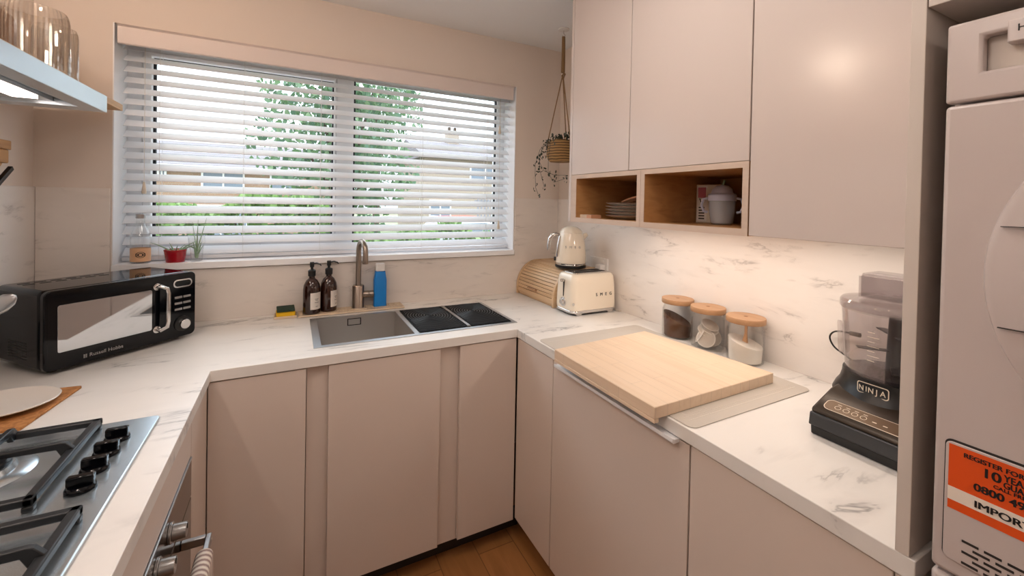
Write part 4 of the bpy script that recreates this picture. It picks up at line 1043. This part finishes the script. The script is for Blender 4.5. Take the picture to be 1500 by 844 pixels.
B().lathe([(0, 0), (.030, 0), (.034, .004), (.040, .045), (.041, .078), (.039, .078), (.038, .045), (.032, .006), (0, .005)], seg=36).done('beaker', 'beaker', t)
B().lathe([(0, .006), (.026, .006), (.028, .03), (0, .03)], seg=28).done('contents', 'milk', t)
B().lathe([(0, .0785), (.043, .0785), (.0435, .098), (.040, .102), (.034, .104), (.030, .118), (.018, .129), (0, .133)], seg=36).done('lid', 'lilac', t)
B().cyl((.0, .0, .128), (.002, -.006, .147), .0035, seg=10).done('straw', 'leaf_pale', t)
for s in (-1, 1):
    d_ = Vector((.45, -.89, 0)) * s
    B().tube([d_ * .042 + Vector((0, 0, .088)), d_ * .058 + Vector((0, 0, .084)), d_ * .064 + Vector((0, 0, .062)), d_ * .056 + Vector((0, 0, .042)), d_ * .044 + Vector((0, 0, .040))], .0045, 8).done('handle', 'lilac', t)
t = thing('tumbler', 'blue tumbler half hidden at the right end of the niche', 'cup', (.47, -.785, nz))
B().lathe([(0, 0), (.026, 0), (.029, .004), (.032, .055), (.030, .055), (.027, .006), (0, .005)], seg=28).done('cup', 'cup_blue', t)
B().lathe([(.0321, .0552), (.034, .085), (.032, .085), (.0301, .0552)], seg=28).done('rim_band', 'cup_pale', t)
t = thing('canister', 'beige canister behind the white lidded cup in the niche', 'canister', (.530, -.690, nz))
B().lathe([(0, 0), (.037, 0), (.038, .002), (.038, .088), (.037, .09), (0, .09)], seg=28).done('can', 'pink', t)
B().lathe([(.0, .0903), (.039, .0903), (.039, .098), (0, .0985)], seg=28).done('lid', 'box_cream', t)

# ------------------------------------------------------------------ hanging plant
t = thing('hanging_planter', 'seagrass basket planter hanging from a ceiling hook by the corner', 'planter', (.443, .352, 1.675), world=True)
px_, py_ = .443, .352
B().lathe([(0, 2.3935), (.030, 2.3935), (.030, 2.389), (.02, 2.386), (0, 2.386)], (px_, py_, 0), 24).done('ceiling_rose', 'white', t)
B().tube([(px_, py_, 2.386), (px_, py_, 2.372), (px_ + .008, py_ - .004, 2.362), (px_, py_, 2.352), (px_ - .008, py_, 2.358)], .0022, 8).done('hook', 'chrome', t)
b = B(); b.tube([(px_, py_, 2.353), (px_ + .001, py_, 2.25), (px_, py_, 2.16)], [.009, .010, .011], 10)
b.tube([(px_ - .008, py_, 2.17), (px_ + .010, py_ - .004, 2.15), (px_ + .006, py_, 2.13), (px_ - .006, py_, 2.145)], .006, 8)
b.done('knot', 'rope', t)
for k in range(3):
    a = .6 + k * 2 * PI / 3
    B().tube([(px_, py_, 2.15), (px_ + .035 * math.cos(a), py_ + .035 * math.sin(a), 1.98), (px_ + .071 * math.cos(a), py_ + .071 * math.sin(a), 1.80), (px_ + .078 * math.cos(a), py_ + .078 * math.sin(a), 1.70)], [.0035, .003, .003, .003], 8).done('rope', 'rope', t)
b = B().lathe([(0, 1.674), (.062, 1.674), (.075, 1.690), (.077, 1.715), (.073, 1.75), (.062, 1.79), (.058, 1.79), (.069, 1.75), (.073, 1.715), (.07, 1.69), (.06, 1.68), (0, 1.68)], (px_, py_, 0), 40); b.done('basket', 'basket', t)
B().lathe([(0, 1.775), (.062, 1.770), (.062, 1.76), (0, 1.76)], (px_, py_, 0), 24).done('soil', 'soil', t)
b = B(); rl = random.Random(3)
def leafq(b, p, r, sz):
    p = Vector(p); e = Euler((r.uniform(0, 6), r.uniform(0, 6), r.uniform(0, 6))).to_matrix()
    pts = [e @ Vector(q_) * sz for q_ in ((-1, 0, 0), (-.3, -.55, .05), (.5, -.45, .1), (1, 0, .05), (.5, .45, .1), (-.3, .55, .05))]
    b.quad(*[p + q_ for q_ in pts])
for k in range(150):
    a = rl.uniform(0, 2 * PI); r = rl.uniform(.0, .085); leafq(b, (px_ + r * math.cos(a), py_ + r * math.sin(a), 1.795 + rl.uniform(-.02, .03) - max(0, r - .06) * 1.5), rl, rl.uniform(.006, .012))
ld = Vector((-.72, .69, 0))
def trail(start, drops):
    pts = [Vector(start)]
    for d_ in drops: pts.append(pts[-1] + Vector(d_))
    b.tube(pts, .0011, 5); return pts
tr = [trail((px_ - .055, py_ + .05, 1.785), [(-.02, .018, -.02), (-.012, .012, -.06), (.0, .0, -.07), (.012, -.008, -.05), (.01, -.01, -.05)]),
      trail((px_ - .06, py_ + .03, 1.785), [(-.03, .02, -.04), (-.012, .010, -.07), (.02, -.015, -.05), (.045, -.04, -.025), (.05, -.04, .0)]),
      trail((px_ - .07, py_ + .0, 1.78), [(-.015, -.005, -.08), (.0, .0, -.09), (.025, -.02, -.05), (.05, -.03, .02)]),
      trail((px_ - .045, py_ + .06, 1.785), [(-.035, .03, -.04), (-.02, .015, -.08), (.0, .0, -.06), (.005, 0, -.07), (.012, -.01, -.04)])]
for pts in tr:
    for p in pts[2:]:
        for k in range(4): leafq(b, p + Vector((rl.uniform(-.012, .012), rl.uniform(-.012, .012), rl.uniform(-.02, .02))), rl, rl.uniform(.006, .011))
for k in range(60):
    leafq(b, (px_ - .065 + rl.uniform(-.02, .02), py_ + .05 + rl.uniform(-.03, .03), 1.745 + rl.uniform(-.05, .05)), rl, rl.uniform(.004, .009))
b.done('trailing_plant', 'leaf_dark', t)

# ------------------------------------------------------------------ dryer on washer, bridging cabinet
DX = -.02; dy0, dy1 = -1.905, -1.3055
t = thing('washing_machine', 'white washing machine standing under the tumble dryer', 'washing machine', (.28, -1.605, 0), world=True)
B().box(DX + .02, .58, dy0, dy1, .012, .862).done('body', 'white_gloss', t, bevel=.012, seg=3)
B().box(DX, DX + .0195, dy0 + .002, dy1 - .002, .74, .862).done('control_panel', 'white_gloss', t, bevel=.006)
B().box(DX + .004, .58, dy0, dy1, .8625, .927).done('stacking_frame', 'white_gloss', t, bevel=.006)
b = B().lathe([(0, .0), (.17, .0), (.19, .012), (.21, .022), (.23, .02), (.24, 0)], seg=48); b.xf(Matrix.Translation((DX + .0195, -1.605, .42)) @ Matrix.Rotation(-PI / 2, 4, 'Y')); b.done('door', 'door_grey', t)
for (sx, sy) in ((.05, dy0 + .06), (.05, dy1 - .06), (.53, dy0 + .06), (.53, dy1 - .06)): B().lathe([(0, 0), (.02, 0), (.02, .0125), (0, .0125)], (sx, sy, 0), 16).done('foot', 'black', t)
t = thing('tumble_dryer', 'white tumble dryer with orange sticker stacked above the washing machine', 'dryer', (.28, -1.605, .93), world=True)
B().box(DX + .022, .58, dy0, dy1, .9285, 1.714).done('body', 'white_gloss', t, bevel=.018, seg=4)
B().box(DX, DX + .0215, dy0 + .001, dy1 - .001, .934, 1.5985).done('front', 'white_gloss', t, bevel=.006, seg=3)
hy1, hy0, hz0, hz1 = -1.342, -1.52, 1.640, 1.689
b = B().grid([dy0 + .001, hy0, hy1, dy1 - .001], [1.602, hz0, hz1, 1.714], lambda u, v: not (hy0 < u < hy1 and hz0 < v < hz1), DX, DX + .0215, 'x'); b.done('control_panel', 'white_gloss', t, bevel=.004, seg=3)
b = B(); b.quad((DX + .02, hy0, hz0), (DX + .02, hy1, hz0), (DX + .02, hy1, hz1), (DX + .02, hy0, hz1)); b.done('handle_recess', 'panel', t)
tb_ = B().box(DX - .001, DX + .018, hy0 + .002, -1.364, 1.671, hz1 + .012).done('drawer_tab', 'white_gloss', t, bevel=.002)
text('H', .013, 'letter', 'ink_dark', tb_, (DX - .0014, -1.3725, 1.684), (0, -1, 0), (0, 0, 1), depth=.0003)
b = B().lathe([(.0, .0), (.250, .0), (.2505, .006), (.247, .016), (.238, .021), (.14, .026), (.134, .022), (.13, .014), (0, .014)], seg=96); b.xf(Matrix.Translation((DX - .0002, -1.602, 1.366)) @ Matrix.Rotation(-PI / 2, 4, 'Y'))
dr = b.done('door', 'white_gloss', t)
b = B().lathe([(.0, .0), (.133, .0), (.128, .008), (.08, .018), (0, .022)], seg=48); b.xf(Matrix.Translation((DX - .0150, -1.602, 1.366)) @ Matrix.Rotation(-PI / 2, 4, 'Y')); b.done('porthole', 'door_grey', dr)
for (z, ex) in ((1.430, -1.362), (1.300, -1.362)):
    B().box(DX - .0265, DX - .0228, -1.475, ex - .008, z - .0005, z + .0005).done('seam', 'groove', dr)
# service flap with sticker
fy1, fy0, fz1, fz0 = -1.3185, -1.66, 1.1265, .957
B().prism(rrect((fy0 + fy1) / 2, (fz0 + fz1) / 2, fy1 - fy0, fz1 - fz0, .008), DX - .0012, DX - .0002, 'x').done('flap_outline', 'groove', t)
fl = B().prism(rrect((fy0 + fy1) / 2 - .0004, (fz0 + fz1) / 2 - .0012, fy1 - fy0 - .002, fz1 - fz0 - .003, .007), DX - .0035, DX - .0013, 'x').done('service_flap', 'white_gloss', t, bevel=.001)
x_ = DX - .0036
st = B().box(x_ - .0003, x_, -1.60, -1.3235, 1.030, 1.1205).done('sticker', 'orange', t)
B().box(x_ - .0006, x_ - .00035, -1.60, -1.3235, 1.0425, 1.0610).done('white_band', 'sticker_white', st)
X_, Y_ = (0, -1, 0), (0, 0, 1)
for st_, sz, y, z, ft, bo in (('REGISTER FOR', .0088, -1.3385, 1.1085, .054, .0005), ('10', .0178, -1.3585, 1.0920, .0140, .001), ('YEAR', .0124, -1.3752, 1.0972, .022, .0006), ('GUARANTEE', .0112, -1.3752, 1.0885, .047, .0006), ('CALL FREE', .0066, -1.3665, 1.0828, .031, .0003), ('0800 49', .0140, -1.3485, 1.0695, .045, .0009)):
    text(st_, sz, 'lettering', 'ink_dark', st, (x_ - .0007, y, z), X_, Y_, depth=.0003, fit=ft, bold=bo)
text('IMPORTANT', .0128, 'lettering', 'ink_dark', st, (x_ - .0010, -1.350, 1.0468), X_, Y_, depth=.0003, fit=.080, bold=.0008)
b = B()
for r in range(5):
    for k in range(6):
        y = -1.339 - k * .021 - (r % 2) * .0105
        b.obox((x_ - .0002, y - .008, .992 - r * .0075), (0, 1, 0), (0, 0, 1), (1, 0, 0), .008, .0016, .0003)
b.done('vent', 'groove', fl)
t = thing('bridging_cabinet', 'pale cabinet bridging over the tumble dryer', 'cabinet', (.3, -1.6, 1.755), world=True)
B().box(.0, .62, -1.92, -1.2785, 1.757, 1.773).done('bottom_board', 'panel', t, bevel=.001)
B().box(.03, .62, -1.92, -1.2785, 1.7735, H - .003).done('body', 'carcass', t)
B().box(.006, .024, -1.918, -1.281, 1.777, 2.36).done('door', 'front_gloss', t, bevel=.0015)
o = B().box(.0, .621, -1.94, -1.922, .0, H - .001).done('tall_panel', 'panel', bevel=.001); tag(o, 'tall pale panel on the near side of the stacked dryer', 'panel')

# ------------------------------------------------------------------ outside
o = B().box(-30, 40, .9, 60, -.65, -.55).done('lawn', 'lawn'); tag(o, 'green lawn outside the window', 'lawn', kind='structure')
o = B().box(-6, 6, .95, 4.8, -.545, -.52).done('bounce_slab', 'road'); tag(o, 'unseen pale slab added outside the window to bounce daylight up', 'bounce_slab', kind='structure')  # pale ground out of view, added to throw daylight up to the ceiling
o = B().box(-30, 40, 10.2, 16, -.545, -.53).done('road', 'road'); tag(o, 'pale road beyond the hedge outside', 'road', kind='structure')
def leaves(b, n, c, rad, sz, rnd, shell=.4):
    for _ in range(n):
        while True:
            p = Vector((rnd.uniform(-1, 1), rnd.uniform(-1, 1), rnd.uniform(-1, 1)))
            if shell < p.length <= 1: break
        q_ = Vector((c[0] + p.x * rad[0], c[1] + p.y * rad[1], c[2] + p.z * rad[2])); leafq(b, q_, rnd, rnd.uniform(.6, 1.2) * sz)
def tree(label, x, y, h, blobs, n, sz, seed):
    t = thing('tree', label, 'tree', (x, y, -.55)); r = random.Random(seed)
    b = B(); b.tube([(0, 0, 0), (.05, 0, h * .3), (.0, .05, h * .6), (.1, 0, h * .95)], [.14, .11, .08, .02], 10)
    for (bx_, by_, bz_, *_r) in blobs: b.tube([(0, 0, h * .35), (bx_ * .5, by_ * .5, (h * .35 + bz_) / 2 + .1), (bx_, by_, bz_)], [.06, .04, .015], 6)
    b.done('trunk', 'bark', t)
    b = B()
    for (bx_, by_, bz_, rx, ry, rz_) in blobs: leaves(b, n, (bx_, by_, bz_), (rx, ry, rz_), sz, r, .25)
    b.done('foliage', 'leaf_tree', t)
tree('leafy green tree straight outside the middle of the window', .15, 8.6, 5., [(-.9, 0, 3.2, 1.0, .9, .95), (.1, 0, 3.6, 1.0, .9, 1.), (-.3, .2, 2.3, 1.2, .9, .8), (.8, 0, 2.7, .9, .8, .9), (-.6, -.1, 4.4, 1.1, .8, .7), (.6, -.1, 4.5, 1., .8, .7), (-.1, .1, 1.6, 1.1, .8, .7)], 620, .080, 11)
tree('taller thin-leaved tree behind the middle tree outside', 1.7, 13.7, 6.5, [(-.5, 0, 4.6, 1.2, 1., 1.), (.5, 0, 5.2, 1.3, 1., 1.), (-1., 0, 3.2, 1., .9, .9), (-.3, 0, 3.4, 1.1, 1, 1.)], 420, .10, 12)
def hedge(label, x0_, x1_, y, z1_, n, seed, group=None):
    r = random.Random(seed); t = thing('hedge', label, 'hedge', ((x0_ + x1_) / 2, y, -.55), world=True)
    b = B()
    for _ in range(n):
        x = r.uniform(x0_, x1_); top = z1_ - .1 + .12 * math.sin(x * 3.1 + seed) + .06 * math.sin(x * 7.7)
        z = r.uniform(-.5, top); leafq(b, (x, y + r.uniform(-.35, .35), z if r.random() < .6 else top - abs(r.gauss(0, .12))), r, r.uniform(.04, .075))
    b.done('foliage', 'leaf_hedge', t)
    b = B()
    for k in range(int((x1_ - x0_) / .5)): b.tube([(x0_ + .25 + k * .5, y, -.55), (x0_ + .3 + k * .5, y, .1), (x0_ + .2 + k * .5, y, z1_ - .35)], [.03, .025, .01], 6)
    b.done('stems', 'bark', t)
hedge('bright green hedge outside the left window pane', -3.3, -.15, 5.6, 1.48, 6500, 5)
hedge('lower green hedge outside the right window pane', -.1, 3.4, 6.0, 1.0, 4500, 9)
def house(label, x0_, x1_, y0_, eave, ridge, wins, wallmat, chim=None):
    t = thing('house', label, 'house', ((x0_ + x1_) / 2, y0_ + 3, -.55), world=True)
    B().box(x0_, x1_, y0_, y0_ + 6, -.55, eave).done('wall', wallmat, t)
    B().prism([(y0_ - .35, eave - .05), (y0_ + 3, ridge), (y0_ + 6.35, eave - .05), (y0_ + 6.35, eave - .25), (y0_ - .35, eave - .25)], x0_ - .3, x1_ + .3, 'x').done('roof', 'tile', t)
    B().box(x0_ - .3, x1_ + .3, y0_ - .42, y0_ - .34, eave - .22, eave - .06).done('gutter', 'house_white', t)
    for (a_, b_, c_, d_) in wins:
        w = B().grid([a_, a_ + .07, (a_ + b_) / 2 - .03, (a_ + b_) / 2 + .03, b_ - .07, b_], [c_, c_ + .07, d_ - .07, d_], lambda u, v: not ((a_ + .07 < u < (a_ + b_) / 2 - .03 or (a_ + b_) / 2 + .03 < u < b_ - .07) and c_ + .07 < v < d_ - .07), y0_ - .08, y0_ + .02, 'y').done('window', 'house_white', t)
        B().box(a_ + .05, b_ - .05, y0_ - .03, y0_ - .01, c_ + .05, d_ - .05).done('pane', 'house_glass', w)
    if chim:
        B().box(chim - .35, chim + .35, y0_ + 2.7, y0_ + 3.3, ridge - .5, ridge + .55).done('chimney', wallmat, t)
        b = B()
        for dx in (-.18, .18): b.lathe([(0, 0), (.11, 0), (.09, .4), (0, .4)], (chim + dx, y0_ + 3, ridge + .55), 12)
        b.done('chimney_pot', 'bark', t)
    return t
house('long brick house with grey roof outside, seen through the left pane', -8.5, .8, 20, 2.78, 4.0, [(-4.3, -2.75, 1.75, 2.62), (-5.75, -5.45, 2.2, 2.6), (-1.8, -.6, 1.75, 2.62), (-4.6, -2.6, -.3, 1.1)], 'brick')
house('rendered house with chimney outside, seen through the right pane', 5.2, 14, 20, 3.95, 5.0, [(7.75, 9.6, 2.6, 3.5), (5.5, 6.7, .6, 1.5), (9.9, 11, 2.6, 3.5)], 'render', 7.75)
def car(label, x, y, mat):
    t = thing('car', label, 'car', (x, y, -.53))
    b = B().prism([(-2.0, .35), (-2.05, .7), (-1.9, .85), (-1.2, .92), (-.7, 1.35), (.7, 1.38), (1.3, .95), (1.95, .85), (2.05, .6), (2.0, .35)], -.85, .85, 'y'); b.done('body', mat, t, bevel=.06, seg=3)
    for s in (-1, 1): B().prism([(-1.0, .95), (-.62, 1.28), (.62, 1.31), (1.08, .96)], s * .855 - .004, s * .855 + .004, 'y').done('window', 'house_glass', t)
    for sx in (-1.25, 1.25):
        for sy in (-.8, .8): B().cyl((sx, sy - .1, .32), (sx, sy + .1, .32), .32, seg=24).done('wheel', 'tyre', t)
car('silver car parked beyond the lower hedge outside', 3.9, 11.3, 'car_paint')
car('red car parked behind the silver car outside', 5.2, 15, 'car_red')
t = thing('garden_fence', 'grey railing fence outside at the right edge of the window', 'fence', (5.6, 13, -.55), world=True)
b = B()
for k in range(14): b.box(5.3 + k * .14, 5.36 + k * .14, 13, 13.03, -.55, 1.75)
b.done('palings', 'fence', t)
B().box(5.2, 7.3, 13.031, 13.06, 1.4, 1.5).done('rail', 'fence', t)

# ------------------------------------------------------------------ light
w = bpy.data.worlds.new('sky'); sc.world = w; w.use_nodes = True
nt = w.node_tree; bg = nt.nodes['Background']
tc = nt.nodes.new('ShaderNodeTexCoord'); sp_ = nt.nodes.new('ShaderNodeSeparateXYZ'); nt.links.new(tc.outputs['Generated'], sp_.inputs[0])
r = ramp(nt, [(0., (.20, .21, .22)), (.06, (.30, .31, .33)), (.35, (.62, .67, .74)), (1., (.90, .95, 1.))]); mr = nt.nodes.new('ShaderNodeMapRange'); mr.inputs['From Min'].default_value = 0; mr.inputs['From Max'].default_value = 1
nt.links.new(sp_.outputs['Z'], mr.inputs['Value']); nt.links.new(mr.outputs['Result'], r.inputs['Fac']); nt.links.new(r.outputs['Color'], bg.inputs['Color'])
bg.inputs['Strength'].default_value = 5.4
def light(kind, name, loc, energy, col, **k):
    l = bpy.data.lights.new(name, kind); l.energy = energy; l.color = col
    for a_, v_ in k.items(): setattr(l, a_, v_)
    ob = bpy.data.objects.new(name, l); COL.objects.link(ob); ob.location = loc; return ob
WARM = (1., .78, .60)
light('POINT', 'shelf_lamp', (-1.58, -.22, 2.30), 7.5, (1., .79, .62), shadow_soft_size=.05)
light('AREA', 'ceiling_fill', (-.35, -.75, 2.385), 5, (1., .90, .82), shape='DISK', size=.35)  # unseen disk added as general fill from above, no real fitting
light('POINT', 'room_fill', (-.55, -2.75, 1.9), 7, (1., .90, .83), shadow_soft_size=.12)  # added fill behind the camera, brightens the lower doors; not a hanging lamp
light('POINT', 'room_fill', (-1.2, -1.15, 2.14), 8, (1., .90, .83), shadow_soft_size=.10)  # second added fill, lifts ceiling and cabinet fronts, kept clear of door reflections
l = light('AREA', 'under_cabinet_lamp', (.42, -.65, 1.366), 2.8, (1., .87, .76), shape='RECTANGLE', size=.03, size_y=1.05)
l = light('AREA', 'hood_lamp', (-1.353, -.54, 1.643), 1.5, (1., .82, .72), shape='RECTANGLE', size=.03, size_y=.4)
# sky portal-like daylight comes from the world through the real window opening

# ------------------------------------------------------------------ camera
cam = bpy.data.cameras.new('camera'); co = bpy.data.objects.new('camera', cam); COL.objects.link(co); sc.camera = co
yaw, pitch, roll, f = .4723, -.013, .0194, 615.61
fw = Vector((math.sin(yaw), math.cos(yaw), 0)); rt = Vector((math.cos(yaw), -math.sin(yaw), 0)); up = Vector((0, 0, 1))
fw2 = fw * math.cos(pitch) + up * math.sin(pitch); up2 = up * math.cos(pitch) - fw * math.sin(pitch)
r3 = rt * math.cos(roll) + up2 * math.sin(roll); u3 = up2 * math.cos(roll) - rt * math.sin(roll)
mt = Matrix((r3, u3, -fw2)).transposed().to_4x4(); mt.translation = Vector((-.8545, -1.5624, 1.449)); co.matrix_world = mt
cam.sensor_fit = 'HORIZONTAL'; cam.sensor_width = 36; cam.lens = f * 36 / 1500
cam.shift_x = (750 - 744.07) / 1500; cam.shift_y = (304.27 - 422) / 1500; cam.clip_start = .02; cam.clip_end = 200

sc.view_settings.view_transform = 'Standard'; sc.view_settings.look = 'None'; sc.view_settings.gamma = 1; sc.view_settings.use_curve_mapping = False
sc.view_settings.exposure = .06
sc.cycles.use_denoising = True; sc.cycles.max_bounces = 10; sc.cycles.transparent_max_bounces = 24; sc.cycles.caustics_reflective = False; sc.cycles.caustics_refractive = False
